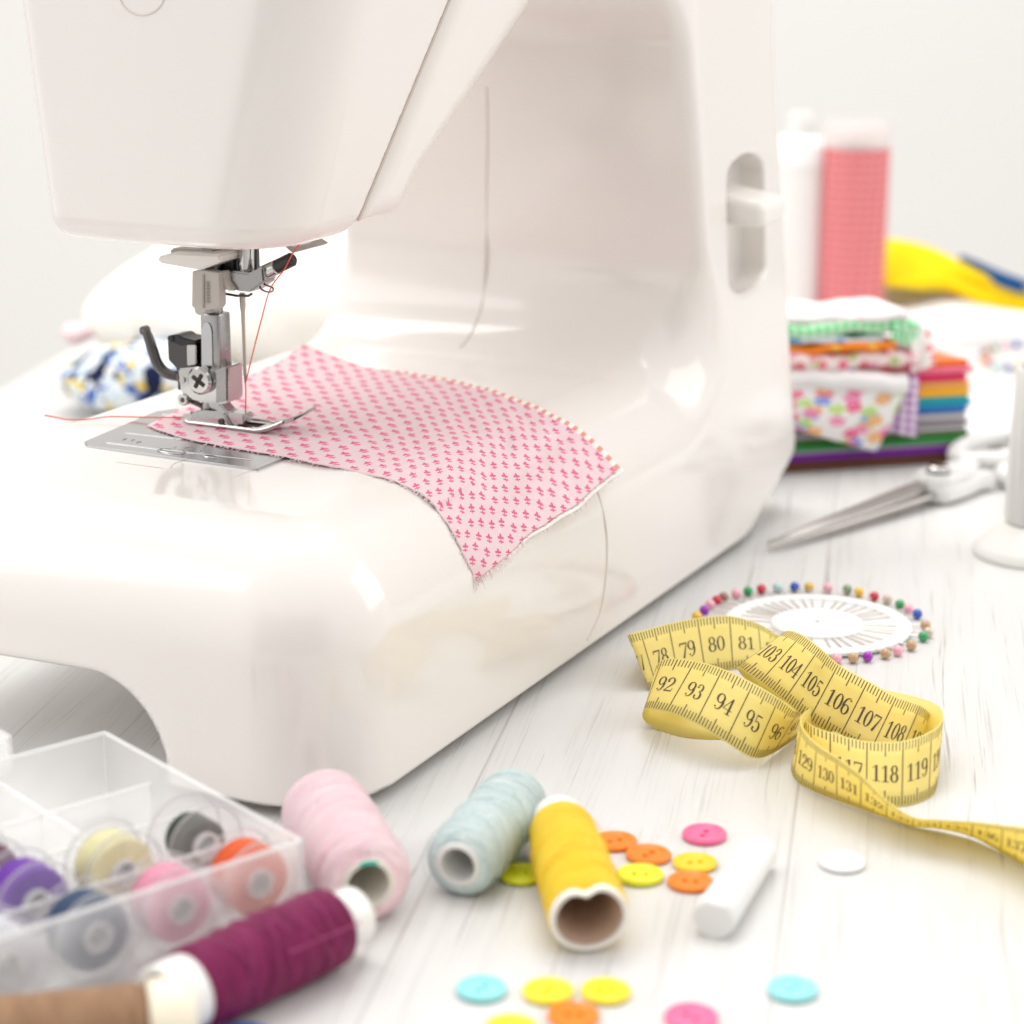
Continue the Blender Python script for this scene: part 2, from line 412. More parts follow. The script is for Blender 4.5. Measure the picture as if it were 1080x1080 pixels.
bm = bmesh.new(); box(bm, 32, 4.4, .24, T((17.2, 2.9, .24)), .03); box(bm, 6.5, 11, .24, T((30.2, 10.4, .24)), .03); from_bm('base_gap_shade', bm, M('black_gap_shade', (.03, .03, .03), .6), machine)  # black boxes added under the housing to darken the contact gap
# reverse lever in its slot
def lev_sdf(u, v, z):
    dx, dy, dz = np.abs(u-32.5)-1.45+.25*np.maximum(-v, 0), np.abs(v-.6)-1.25, np.abs(z-13.6-.10*v)-.56-.06*v
    q = RI(dx, dy, .35); return RI(q, dz, .42)
sdf_mesh('reverse_lever', lev_sdf, (30.4, -2.2, 12.4), (35.6, 2, 15.1), .08, LEVER, machine)

# needle plate
def P2(x, y): p = Kz(x, y, BT); return (p.x, p.y)
pu0, pu1 = 7.4, 13.3
bm = bmesh.new(); poly = [(7.35, 7.2), (9.6, 7.2), (13.0, 7.2), (13.4, 7.6), (13.3, 14.4), (12.6, 14.8), (7.9, 14.3), (7.5, 13.9)]
plate(bm, poly, .14, T((0, 0, BT-.06)), .03); npl = from_bm('needle_plate', bm, PLATE, machine)
def engraved(name, pts, r=.018, mat=None): bm = bmesh.new(); tube(bm, pts, r, 5); return from_bm(name, bm, mat or CHROME, npl)
engraved('guide_line', [(8.05, 13.5, 8.085), (8.2, 8.0, 8.085)]); engraved('guide_line', [(9.5, 13.8, 8.085), (9.6, 11.5, 8.085)])
engraved('guide_line', [(12.3, 14.3, 8.085), (12.3, 11.5, 8.085)])
for cx, cy, rr in ((8.0, 10.9, .34), (8.0, 9.4, .17)):
    bm = bmesh.new(); a = bmesh.new(); bmesh.ops.create_circle(a, cap_ends=True, segments=28, radius=1)
    for v in a.verts: v.co.x = cx+v.co.x*rr*.55; v.co.y = cy+v.co.y*rr*1.5; v.co.z = 8.088
    merge(bm, a); from_bm('screw_hole', bm, STEEL if rr > .2 else DARK, npl)
    tb = bmesh.new(); tube(tb, [(cx+rr*.6*math.cos(t), cy+rr*1.55*math.sin(t), 8.09) for t in [i*math.pi/12 for i in range(24)]], .022, 5, closed=True); from_bm('hole_rim', tb, CHROME, npl)
rr_ = random.Random(3)
for k in range(7):
    y0 = 10.1+k*.32+(1.2 if k > 3 else 0); x0 = 8.5+rr_.uniform(-.1, .1)
    engraved('plate_mark', [(x0, y0, 8.085), (x0+.1, y0+.09, 8.085), (x0+.22, y0+rr_.uniform(-.05, .1), 8.085)], .014)

# presser bar, foot, needle (a drawing plane through the needle: u = NU)
NU = 11.7
def N(x, y, du=0.): return Ku(x, y, NU+du)
def nbox(bm, x0, y0, x1, y1, du0, du1, bev=.04):
    a, b = N(x0, y0, min(du0, du1)), N(x1, y1, min(du0, du1)); box(bm, abs(du1-du0), abs(a.y-b.y), abs(a.z-b.z), T(((NU+(du0+du1)/2), (a.y+b.y)/2, (a.z+b.z)/2)), bev)
def nplate(bm, pts, du0, t, bev=.03):
    """outline in picture points on the needle plane, thickened along the machine"""
    a = bmesh.new(); f = a.faces.new([a.verts.new(N(x, y, du0)) for x, y in pts])
    r = bmesh.ops.extrude_face_region(a, geom=[f]); bmesh.ops.translate(a, vec=(t, 0, 0), verts=[g for g in r['geom'] if isinstance(g, bmesh.types.BMVert)])
    bmesh.ops.recalc_face_normals(a, faces=a.faces)
    if bev: bmesh.ops.bevel(a, geom=[e for e in a.edges if e.calc_face_angle(0) > .6], offset=bev, segments=2, affect='EDGES', clamp_overlap=True)
    merge(bm, a)
bm = bmesh.new(); a0, a1 = N(224, 255), N(224, 396)
lathe(bm, [(0, .36), (6.0, .36)], 32, frame(a0, a1)); from_bm('presser_bar', bm, STEEL, machine)
bm = bmesh.new(); nbox(bm, 210.5, 330, 232.5, 392, -.42, .30, .07); pbf = from_bm('presser_bar_flat', bm, STEEL, machine)
bm = bmesh.new(); tp = [(211.5+6.2+5.6*math.cos(t)*1.0, 352+12*-math.sin(t)) for t in [i*math.pi/10 for i in range(11)]]
nplate(bm, tp+[(212.5, 386), (224, 386)], -.47, .05, .01); from_bm('polished_facet', bm, PLATE, pbf)
# threader block with toothed edge
bm = bmesh.new(); nplate(bm, [(202.5, 286), (214, 285), (231, 288), (232, 322), (229.5, 326), (218, 327), (215, 331.5), (209, 332.5), (205.5, 330), (204.5, 325), (202, 323)], -.85, .38, .02)
tb_ = from_bm('threader_block', bm, GREYP, machine)
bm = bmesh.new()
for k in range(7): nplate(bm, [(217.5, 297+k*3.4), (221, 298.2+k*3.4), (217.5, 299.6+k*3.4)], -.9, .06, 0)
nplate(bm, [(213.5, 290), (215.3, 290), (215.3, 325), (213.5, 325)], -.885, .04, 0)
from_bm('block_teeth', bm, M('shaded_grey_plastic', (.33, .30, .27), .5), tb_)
bm = bmesh.new(); nplate(bm, [(222, 284), (232, 286), (231, 312), (227.5, 313), (226, 304), (224, 300)], -.45, .3, .03); from_bm('bar_clip', bm, DSTEEL, machine)
# ivory presser lever slab
bm = bmesh.new(); nplate(bm, [(166, 270.5), (182, 266.5), (231, 268.5), (233, 276), (213, 284), (207, 284.5), (167, 277.5), (165, 274)], -1.1, 1.3, .08); from_bm('lifter_lever', bm, LEVER, machine)
bm = bmesh.new(); nplate(bm, [(180, 262), (224, 264), (222, 269), (178, 268)], -.6, 1.0, .05); from_bm('lifter_stem', bm, GREYP, machine)
# needle bar and clamp
bm = bmesh.new(); a0, a1 = N(260, 255, .1), N(260, 292, .1); cyl(bm, a0, a1, .27); from_bm('needle_bar', bm, CHROME, machine)
bm = bmesh.new(); cyl(bm, N(244, 256, .35), N(244, 290, .35), .30); cyl(bm, N(267, 256, .3), N(267, 288, .3), .16); from_bm('bar_bushing', bm, BLACK, machine)
bm = bmesh.new(); nbox(bm, 236, 254, 270, 284, .62, .9, .05); from_bm('mechanism_cover', bm, DSTEEL, machine)
bm = bmesh.new(); nplate(bm, [(234, 288), (246, 286), (262, 288), (277, 281), (278.5, 298), (264, 308.5), (250, 307), (240, 300), (235, 294)], -.42, .78, .06); ncl = from_bm('needle_clamp', bm, STEEL, machine)
bm = bmesh.new(); nplate(bm, [(222, 287), (238, 286), (240, 297), (247, 307), (239, 307), (228, 298)], -.62, .34, .05); from_bm('clamp_arm', bm, GREYP, ncl)
bm = bmesh.new(); cyl(bm, N(276, 289, -.05), N(292, 281.5, -.05), .25); from_bm('screw_neck', bm, CHROME, ncl)
bm = bmesh.new(); cyl(bm, N(290.5, 282, -.05), N(310, 272.5, -.05), .235, bev=.08); from_bm('screw_knob', bm, BLACK, ncl)
bm = bmesh.new(); tube(bm, catmull([N(276, 298, -.1), N(281, 301, -.2), N(287, 303, -.3), N(288, 306.5, -.35), N(283, 308, -.3), N(277, 306, -.2), N(274, 303, 0)], 6), .035, 8); from_bm('clamp_thread_guide', bm, STEEL, ncl)
bm = bmesh.new(); tube(bm, [N(233, 309, -.1), N(250, 312, -.15), N(262, 312, -.1), N(266, 309.5, 0)], .045, 8); from_bm('clamp_wire', bm, DSTEEL, ncl)
bm = bmesh.new(); n0 = N(258.5, 309); n1 = N(259, 412)
lathe(bm, [(0, 0), (0, .10), (.42, .10), (.66, .068), (1.3, .055), (2.5, .052), (2.62, .062), (2.78, .055), (2.95, .035), ((n1-n0).length, .0)], 20, frame((n0.x, n1.y, n0.z), (n1.x, n1.y, n1.z)))
from_bm('needle', bm, metal('needle_steel', (.42, .36, .31), .3), machine)
NU_ = NU; NU = 12.6
bm = bmesh.new(); nplate(bm, [(289, 249.5), (325, 243), (346, 256.2), (342, 258.2), (308, 267)], -.1, .06, .015)
from_bm('thread_guide_plate', bm, GREYP, machine)
bm = bmesh.new(); nplate(bm, [(300, 253), (323, 248), (330, 252.5), (326, 257), (309, 260.5)], -.14, .03, 0); nplate_hole = from_bm('thread_guide_slot', bm, WALL, machine)
NU = NU_
# foot holder
bm = bmesh.new()
nplate(bm, [(187, 389), (207, 387), (226, 390), (239, 387), (239.5, 425), (232, 427), (214, 425), (200, 421), (190, 414)], -.55, 1.0, .06)
foot = from_bm('foot_holder', bm, CHROME, machine)
bm = bmesh.new(); nplate(bm, [(227.5, 389.5), (238.5, 387), (239, 423), (227.5, 425)], -.6, .06, .02); from_bm('holder_flange', bm, STEEL, foot)
bm = bmesh.new(); nplate(bm, [(176, 359), (207, 362), (207, 386), (202, 388), (195, 390), (195, 405), (187, 413), (186, 389), (177, 380)], -.35, .6, .05); from_bm('holder_block', bm, DSTEEL, foot)
bm = bmesh.new(); nplate(bm, [(196.5, 364), (206.5, 364), (206.5, 384), (197, 386)], -.45, .12, .03); from_bm('block_face', bm, CHROME, foot)
bm = bmesh.new(); nplate(bm, [(176, 355.5), (180, 353.5), (188, 353), (192, 356), (206, 359.5), (206, 362.5), (190, 365), (181, 361), (177, 361)], -.5, .85, .04); cyl(bm, N(179.5, 357.5, -.55), N(179.5, 357.5, -.55)+Vector((0.9, 0, 0)), .12); from_bm('block_cap', bm, BLACK, foot)
bm = bmesh.new(); cyl(bm, N(209, 402, -.82), N(209, 402, -.82)+Vector((0.42, 0, 0)), .48, bev=.08); scr = from_bm('holder_screw', bm, CHROME, foot)
bm = bmesh.new(); c0 = N(209, 402, -.83)
for a in (.7, .7+math.pi/2): box(bm, .06, .13 if a < 1 else .54, .54 if a < 1 else .13, T(c0) @ Matrix.Rotation(.55, 4, 'X'), .01)
from_bm('cross_slot', bm, M('slot_shadow_steel', (.05, .04, .035), .4, .6), scr)
bm = bmesh.new(); cyl(bm, N(191.5, 401, -.62), N(191.5, 401, -.62)+Vector((0.22, 0, 0)), .11); cyl(bm, N(192, 422, -.65), N(192, 422, -.65)+Vector((0.45, 0, 0)), .21, bev=.04); from_bm('holder_rivet', bm, CHROME, foot)
bm = bmesh.new(); cyl(bm, N(192, 422, -.67), N(192, 422, -.67)+Vector((0.07, 0, 0)), .09); from_bm('rivet_core', bm, DSTEEL, foot)
bm = bmesh.new(); pts = catmull([N(150, 348.5, -.3), N(155, 352, -.3), N(160, 366, -.3), N(165, 381, -.28), N(171, 390, -.25), N(178, 394.5, -.2), N(188, 396.5, -.1)], 7)
tube(bm, pts, .17, 12, lambda t: .78+.32*min(1, t*3)); bmesh.ops.scale(bm, vec=(1, 1, 1), verts=bm.verts); cyl(bm, N(150.5, 349, -.42), N(150.5, 349, -.42)+Vector((0.26, 0, 0)), .155); from_bm('release_lever', bm, M('gunmetal', (.13, .12, .12), .34, .85), foot)
# link between holder and foot sole
bm = bmesh.new(); nplate(bm, [(219, 423), (231, 425), (236, 431), (240, 435), (257, 437), (257, 447), (244, 450), (240, 450), (234, 440), (228, 433), (220, 430)], -.5, .6, .05); from_bm('foot_ankle', bm, CHROME, foot)
bm = bmesh.new(); nplate(bm, [(201, 436), (207, 433), (228, 434), (236, 437), (243, 449), (243, 453), (226, 453), (206, 449), (200, 444)], -.62, .22, .05); from_bm('foot_bridge', bm, CHROME, foot)
bm = bmesh.new(); cyl(bm, N(232.5, 445, -.68), N(232.5, 445, -.68)+Vector((0.38, 0, 0)), .11); from_bm('foot_pin', bm, DSTEEL, foot)
bm = bmesh.new(); nplate(bm, [(200, 421), (213, 428), (219, 434), (217, 436), (210, 430), (199, 425)], -.3, .2, .02); from_bm('foot_spring', bm, DSTEEL, foot)
# sole: a curved plate with needle opening and upturned toes
zs = 8.19
def sole_pt(s, t):      # s along heel -> toe (v decreasing), t across (u)
    v = 12.78-4.7*s; up = .34*max(0, (s-.66)/.34)**1.5*2.0; up += .10*max(0, (.1-s)/.1)
    wd = .62 if s > .12 else .62*math.sqrt(max(.05, 1-((.12-s)/.12)**2))
    return Vector((NU-.05+(t-.5)*2*wd, v, zs+up))
def sole(name, s0, s1, t0, t1, lift=0, th=.10, mat=CHROME):
    ns, ntt = max(2, int((s1-s0)*40)), 4; V = []; Fc = []
    for l in (0, 1):
        for j in range(ntt+1):
            for i in range(ns+1):
                p = sole_pt(s0+(s1-s0)*i/ns, t0+(t1-t0)*j/ntt); V.append((p.x, p.y, p.z+lift+l*th))
    n1_ = (ns+1)*(ntt+1); q = lambda i, j, l: l*n1_+j*(ns+1)+i
    for j in range(ntt):
        for i in range(ns):
            Fc.append((q(i, j, 1), q(i+1, j, 1), q(i+1, j+1, 1), q(i, j+1, 1))); Fc.append((q(i, j, 0), q(i, j+1, 0), q(i+1, j+1, 0), q(i+1, j, 0)))
    for i in range(ns): Fc.append((q(i, 0, 0), q(i+1, 0, 0), q(i+1, 0, 1), q(i, 0, 1))); Fc.append((q(i, ntt, 0), q(i, ntt, 1), q(i+1, ntt, 1), q(i+1, ntt, 0)))
    for j in range(ntt): Fc.append((q(0, j, 0), q(0, j, 1), q(0, j+1, 1), q(0, j+1, 0))); Fc.append((q(ns, j, 0), q(ns, j+1, 0), q(ns, j+1, 1), q(ns, j, 1)))
    V2 = [Vector(v) for v in V]; bm = bmesh.new(); vs = [bm.verts.new(v) for v in V2]
    for f_ in Fc: bm.faces.new([vs[k] for k in f_])
    return bm
bm = bmesh.new()
for a in ((0, .44, 0, 1), (.44, .64, 0, .26), (.44, .64, .74, 1), (.64, .74, 0, 1), (.74, .92, 0, .40), (.74, 1.0, .62, 1)): merge(bm, sole('x', *a))
bmesh.ops.remove_doubles(bm, verts=bm.verts, dist=.004)
from_bm('foot_sole', bm, CHROME, foot)
bm = bmesh.new(); tube(bm, [Vector(sole_pt(i/30, 0))+Vector((-.02, 0, .09)) for i in range(28)], .06, 8); tube(bm, [Vector(sole_pt(i/30, 1))+Vector((.02, 0, .09)) for i in range(31)], .06, 8); from_bm('sole_rim', bm, CHROME, foot)
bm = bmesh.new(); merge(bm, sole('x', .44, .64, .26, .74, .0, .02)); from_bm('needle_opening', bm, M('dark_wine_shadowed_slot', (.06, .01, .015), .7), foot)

# ================================================================ RED THREAD
REDT = M('coral_red_thread', (.75, .10, .05), .6)
bm = bmesh.new()
up_ = [N(324, 246, -.3), N(309, 267, -.3), N(300, 284, -.32), N(285, 305, -.36), N(275, 340, -.2), N(266, 375, -.1), N(260.5, 398, -.06), N(259, 404, -.05)]
dn_ = [N(259, 404, -.05), N(259.3, 420, -.03), N(258.6, 440, -.03), N(258.5, 452, 0), Vector((NU, 10.5, 8.2))]
tube(bm, catmull(up_, 5), .022, 6); tube(bm, catmull(dn_, 5), .024, 6)
tail = [N(196, 440, .3)]+[Kz(x, y, z_) for x, y, z_ in ((180, 440.5, 8.3), (150, 440, 8.2), (115, 439.5, 8.15), (92, 442.5, 8.1), (72, 442.5, 8.1), (58, 440, 8.15), (47, 438, 8.25))]
tube(bm, catmull(tail, 6), .026, 6)
th = from_bm('thread', bm, REDT); th.location = MO*S; th.rotation_euler = (0, 0, TH)
tag(th, 'thin coral red thread through the needle, its loose tail lying across the machine bed', 'thread')
bm = bmesh.new(); tube(bm, catmull([Kz(x, y, 8.05) for x, y in ((178, 419), (200, 416), (218, 418), (226, 425), (222, 433))], 6), .008, 5)
t2 = from_bm('loose_thread', bm, M('white_thread_end', (.7, .66, .64), .7)); t2.location = MO*S; t2.rotation_euler = (0, 0, TH)
tag(t2, 'hair-thin pale thread end curling on the bed behind the needle plate', 'thread')

# ================================================================ PINK PATTERNED FABRIC
def zb(v):
    if v >= 3.5: return BT
    k = 10.24-(3.42-v)**2; return 4.8+math.sqrt(k) if k > 0 else -9
near = [Kz(155, 449, 8.12), Kz(190, 461, 8.13), Kz(230, 469.5, 8.13), Kz(268, 476, 8.13), Kz(303, 482, 8.12), Kz(338, 489, 8.12), *[onbody(x_, y_)+Vector((0, -.005, .0)) for x_, y_ in ((372, 497), (398, 504), (424, 513), (446, 526), (464, 544), (479, 568), (490, 591), (500, 612))]]
far = [Kz(319, 370, 8.7), Kz(345, 378, 8.45), Kz(380, 387, 8.25), Kz(410, 392, 8.2), Kz(440, 397, 8.2), Kz(475, 403, 8.2), Kz(505, 411, 8.2), Kz(535, 421, 8.2), Kz(565, 433, 8.15), Kz(592, 447, 8.0), Kv(622, 468, 1.0), Kv(651, 498, -.3)]
nc, fc = catmull(near, 8), catmull(far, 8)
def samp(c, s):
    k = s*(len(c)-1); i = min(int(k), len(c)-2); return c[i].lerp(c[i+1], k-i)
def fab(s, t, dz=0.):
    a, b = samp(nc, min(max(s, 0), 1)), samp(fc, min(max(s, 0), 1)); p = a.lerp(b, t)
    p.z = max(p.z, zb(p.y)-.02+.08*float(sst(t, 0, .07))) if p.y > 1.4 else p.z
    curl = .55*max(0, t-.86)/.14*max(0, 1-s*5.0) ; p.z += curl*.5
    g_ = float(sst(s, .25, .55)); w_ = .045*math.sin(s*13+t*5.5)*math.sin(t*7+s*4)+.03*math.sin(t*23-s*9)*math.sin(s*6)+.018*math.sin(s*47+t*31)
    p.z += w_*(g_+.15)+dz+(.08*max(0, math.sin(t*3.1+.4))*float(sst(s, .4, .7)))
    if s >= .97 or t < .02: p.x += .018*math.sin(t*170+s*150)
    if s > .9: p.y -= .06*math.sin(t*12)*(s-.9)*10
    return p
def flowers():
    m = M('pink_cotton_print', (.85, .58, .62), .9, spec=.1); u, v, _ = m.xyz('UV')
    wv = (u*52.).sin()*.5+(v*52.).sin()*.5
    cell_u, cell_v = .80, .60
    row = (v/cell_v).floor(); uu = u/cell_u+row.mod(2)*.5+(row*1.7).sin()*.05; col = uu.floor()
    jx = (col*12.9+row*78.2).sin()*.05; jy = (col*39.3+row*11.1).sin()*.05
    px = (uu.fract()-.5+jx)*cell_u; py = ((v/cell_v).fract()-.5+jy)*cell_v
    qx, qy = px*.48+py*.64, px*(-.64)+py*.48                     # sprig: three petals, two leaves and a stem
    def dot(cx, cy, rx, ry): a_ = (qx-cx)/rx; b_ = (qy-cy)/ry; return (a_*a_+b_*b_).lt(1)
    petals = dot(0, .125, .055, .085).max(dot(-.085, .055, .075, .05)).max(dot(.085, .055, .075, .05)).max(dot(0, .05, .045, .045))
    stem = (qx.abs().lt(.024))*(qy.lt(.02))*(qy.gt(-.17)); leaf = dot(-.07, -.09, .06, .035).max(dot(.07, -.09, .06, .035))
    mark = petals.max(stem).max(leaf)
    n = m.noise(u, v, 0, 3.2, 3); n2 = m.noise(u*1.0, v*9., 2., 4., 2); fade = (n2*.5+.62).min(1.)
    base = m.mix(n, (.90, .67, .71), (.95, .79, .81)); base = m.mix((wv*.08+.08), base, (.78, .52, .57))
    c = m.mix(mark*fade, base, (.80, .10, .27)); m.color(c); m.bump(wv+n2, .25, .012); m.backlit(.18, c); return m
def stripes():
    m = M('red_striped_cotton', (.9, .9, .9), .9, spec=.1); u, v, _ = m.xyz('UV')
    s = ((u/.44+.35).fract()).lt(.45); m.color(m.mix(s, (.88, .82, .78), (.76, .30, .25))); return m
fabric = empty('fabric_piece', MO, (0, 0, TH))
tag(fabric, 'pale pink cotton strip printed with small magenta flowers, running under the presser foot', 'fabric')
FP = flowers()
sheet('printed_layer', fab, 190, 130, FP, fabric, .035, (16.5, 12.5))
sheet('striped_lining', lambda s, t: fab(.004+s*.996, .07+t*.93, -.07)+Vector((.42*float(sst(t, .975, 1))*float(sst(s, .2, .35)), 0, .07*float(sst(t, .975, 1))))+Vector((0, -.10*float(sst(s, .98, 1))*float(sst(t, .1, .5)), -.04*float(sst(s, .9, 1)))), 190, 130, stripes(), fabric, .03, (16.5, 12.5))
bm = bmesh.new(); rf = random.Random(5)
def fray(s, t, d, L):
    p = fab(s, t); q = p+Vector(d)*L*.5+Vector((rf.uniform(-.05, .05), rf.uniform(-.05, .05), -.03)); e = p+Vector(d)*L+Vector((rf.uniform(-.1, .1), 0, rf.uniform(-.1, .05))); tube(bm, catmull([p, q, e], 3), .010, 4)
for k in range(150):
    t = rf.random(); fray(1, t, (rf.uniform(-.3, .3), -.4, -.8), rf.uniform(.08, .3))
for k in range(130): fray(rf.random(), 0, (-1, rf.uniform(-.4, .4), -.05), rf.uniform(.04, .14))
for k in range(22): fray(.995, rf.uniform(0, .06), (-.3, rf.uniform(-.5, .2), -.9), rf.uniform(.2, .5))
for k in range(16): fray(rf.uniform(0, .3), 1, (1, rf.uniform(-.4, .4), .1), rf.uniform(.05, .3))
tag(from_bm('frayed_edge', bm, M('pale_pink_fray', (.88, .76, .76), .9), fabric), kind='stuff')

# ================================================================ TAPE MEASURE
def solveT(B, Tx, Ty, far_=True, W=2.0):
    r = ray(Tx, Ty).normalized(); o = CAM-B; b = o.dot(r); c = o.dot(o)-W*W; D = b*b-c
    if D < 0: p = CAM+r*(-b); return B+(p-B).normalized()*W
    t = -b+(math.sqrt(D) if far_ else -math.sqrt(D)); return CAM+r*t
def z3(x, y): return (650+x/5.143, 640+y/5.143)
def z4(x, y): return (820+x/4.154, 700+y/4.154)
ST = [  # centimetre mark, lower edge (point, height), upper edge point or None = upright
 (73.0, (735, 702), .0, (745, 662)), (74.5, (712, 706), 0, (712, 668)), (75.6, (694, 714), 0, (682, 670)), (76.4, (686, 728), 0, (662, 669)), (77.0, (693, 727), 0, z3(128, 133)), (78.0, (716, 719), 0, z3(280, 92)), (79.0, (744, 711), 0, z3(437, 62)),
 (80.0, (773, 706), 0, z3(612, 50)), (81.0, (804, 703), 0, z3(768, 92)), (82.0, (829, 712), 0, (822, 671)), (83.2, (845, 728), 0, (843, 684)), (84.6, (850, 746), 0, (856, 700)), (86.0, (835, 762), 0, (840, 730)),
 (87.4, (788, 777), 0, (800, 745)), (88.4, (752, 779.5), 0, (760, 737)), (89.3, (720, 777), 0, (728, 730)), (90.1, (693, 769), .02, (705, 722)), (90.6, (679, 759), .3, (692, 706)),
 (91.1, (680.5, 748.5), .8, z3(268, 284)), (92.0, z3(272, 572), 1.15, z3(430, 296)), (93.0, z3(430, 632), 1.15, z3(580, 338)), (94.0, z3(590, 732), .8, z3(745, 415)),
 (95.0, z3(738, 818), .35, z3(880, 495)), (95.9, z3(835, 800), .1, (840, 750)), (97.0, (840, 778), 0, (851, 742)), (98.2, (858, 765), 0, (866, 728)), (99.4, (846, 752), 0, (854, 712)),
 (100.6, (815, 737), .1, (836, 690)), (101.4, (790, 720), .6, (824, 676)), (102.0, (777, 704), 1.3, (836, 661.5)), (103.0, (802, 719.5), 1.35, (848, 668)), (104.0, (827, 739), 1.1, (866, 682)),
 (105.0, (853, 760), .65, z4(268, 3)), (106.0, (885, 779), .2, z4(400, 73)), (107.0, (916, 797), 0, z4(528, 137)), (108.0, (944, 808), 0, z4(628, 177)), (109.0, (965, 812), 0, (981, 756)),
 (110.2, (964, 822), 0, (972, 780)), (112.0, (930, 828), 0, (932, 792)), (113.6, (885, 822), 0, (884, 786)), (114.6, (858, 812), 0, (853, 770)), (115.0, (848, 812), 0, (847.5, 758)), (115.5, (856, 824), 0, (856, 765)), (116.0, (876, 834), 0, (876, 772.5)),
 (117.0, (914, 846), 0, (914.8, 782)), (118.0, (951, 850.5), 0, (952.6, 781.5)), (119.0, (979, 842), 0, (982, 771)), (119.7, (987, 832), 0, (991.5, 763)), (120.5, (988, 820), 0, (994.5, 753)), (121.4, (980, 809), 0, (986, 742)),
 (122.6, (960, 800), 0, (958, 733)), (124.0, (925, 793), 0, (923, 727)), (125.6, (885, 790), 0, (885, 731)), (126.8, (853, 795), 0, (858, 745)), (127.5, (835.5, 808), 0, (845, 756)),
 (128.2, (840, 823), 0, (848, 770)), (129.0, (858, 834), 0, (862, 785)), (130.0, (883, 844), 0, (883, 799)), (131.0, (908, 853), 0, (909, 818)), (132.0, (935, 862.5), 0, (936, 844.5)),
 (133.0, (963, 871), 0, (963, 862)), (134.0, (992, 874.3), .05, (992, 865)), (135.0, (1025, 882.5), .05, (1026, 867)), (136.0, (1056, 899), 0, (1058, 870.5)), (137.0, (1086, 917), 0, (1088, 874)), (138.4, (1130, 940), .1, (1136, 884)), (140, (1185, 962), .1, (1195, 900))]
cs = []; Bs = []; Ts = []
for c, b, zb_, t in ST:
    B = G(b[0], b[1], zb_+.02)
    Tp = B+Vector((0, 0, 2.0)) if t is None else solveT(B, t[0], t[1], c < 127.4)
    if Tp.z < .03: Tp.z = .03
    cs.append(c); Bs.append(B); Ts.append(Tp)
def interp(P, c):
    i = max(0, min(len(cs)-2, int(np.searchsorted(cs, c))-1)); c0, c1 = cs[i], cs[i+1]; t = (c-c0)/(c1-c0)
    def tan(k):
        a, b = max(k-1, 0), min(k+1, len(cs)-1); return (P[b]-P[a])/(cs[b]-cs[a])
    m0, m1 = tan(i)*(c1-c0), tan(i+1)*(c1-c0); t2, t3 = t*t, t*t*t
    return P[i]*(2*t3-3*t2+1)+m0*(t3-2*t2+t)+P[i+1]*(-2*t3+3*t2)+m1*(t3-t2)
_tc = {}
def tape_pt(c, q, off=0.):
    k = round(c, 3)
    if k not in _tc:
        B, Tt = interp(Bs, c), interp(Ts, c); B2, T2 = interp(Bs, c+.02), interp(Ts, c+.02)
        _tc[k] = (B, Tt, B2-B, T2-Tt)
    B, Tt, dB, dT = _tc[k]; p = B.lerp(Tt, q/2); n = (dB.lerp(dT, q/2)).cross(Tt-B).normalized()
    return p+n*off
C0, C1 = 73.0, 140.0
YT = M('yellow_vinyl_tape', (.9, .78, .3), .42, spec=.4); u, v, _ = YT.xyz('UV')
ycol = YT.mix(YT.noise(u, v, 0, .8, 3), (.98, .91, .34), (.98, .93, .45)); YT.color(ycol); YT.backlit(.45, (1., .82, .02))
org = G(860, 780)
tape = sheet('tape_measure', lambda s, t: tape_pt(C0+(C1-C0)*s, t*2)-org, 670, 4, YT, None, .03, (67, 2), at=org)
tag(tape, 'yellow tape measure in loose loops beside the pin wheel, numbers 77 to 136 showing', 'tape measure')
# printed numerals: strokes of changing width, thick stems and hairlines
GL = {}
def stroke(pts, ws): return [(p, w_) for p, w_ in zip(pts, ws)]
def arc(cx, cy, rx, ry, a0, a1, thin=.035, thick=.085, n=18):
    P = []
    for i in range(n+1):
        a = math.radians(a0+(a1-a0)*i/n); P.append(((cx+rx*math.cos(a), cy+ry*math.sin(a)), thin+(thick-thin)*abs(math.cos(a))**1.4))
    return P
def line(x0, y0, x1, y1, w0, w1=None): return [((x0, y0), w0), ((x1, y1), w0 if w1 is None else w1)]
def ball(x, y, r=.085): return [((x-r, y), .01), ((x-r*.6, y), r*.8), ((x, y), r), ((x+r*.6, y), r*.8), ((x+r, y), .01)]
GL['0'] = [arc(.3, .5, .2, .46, 0, 360)]
GL['1'] = [line(.32, 0, .32, .96, .085), line(.32, .95, .1, .78, .03), line(.1, .025, .54, .025, .03)]
GL['2'] = [arc(.3, .7, .19, .26, 170, -35, .04, .08), line(.45, .55, .08, .06, .075, .03), line(.06, .06, .54, .06, .07, .06), line(.53, .05, .56, .25, .03), ball(.15, .7)]
GL['3'] = [arc(.28, .73, .17, .23, 150, -90, .03, .08), arc(.28, .26, .2, .25, 90, -150, .03, .09), ball(.14, .76, .075), ball(.13, .2, .075)]
GL['4'] = [line(.4, 0, .4, .97, .08), line(.4, .96, .04, .3, .03), line(.02, .28, .58, .28, .03), line(.24, .025, .56, .025, .03)]
GL['5'] = [arc(.28, .3, .21, .29, 115, -150, .035, .09), line(.16, .93, .15, .5, .03), line(.14, .9, .5, .9, .07, .05), ball(.13, .2, .075)]
GL['6'] = [arc(.31, .28, .2, .27, 0, 360), arc(.36, .5, .26, .46, 75, 190, .035, .085), ball(.46, .86, .07)]
GL['7'] = [line(.06, .9, .56, .9, .075, .06), line(.54, .88, .26, 0, .035, .1), line(.07, .94, .07, .72, .03)]
GL['8'] = [arc(.3, .73, .16, .22, 0, 360, .035, .075), arc(.3, .27, .2, .25, 0, 360, .035, .09)]
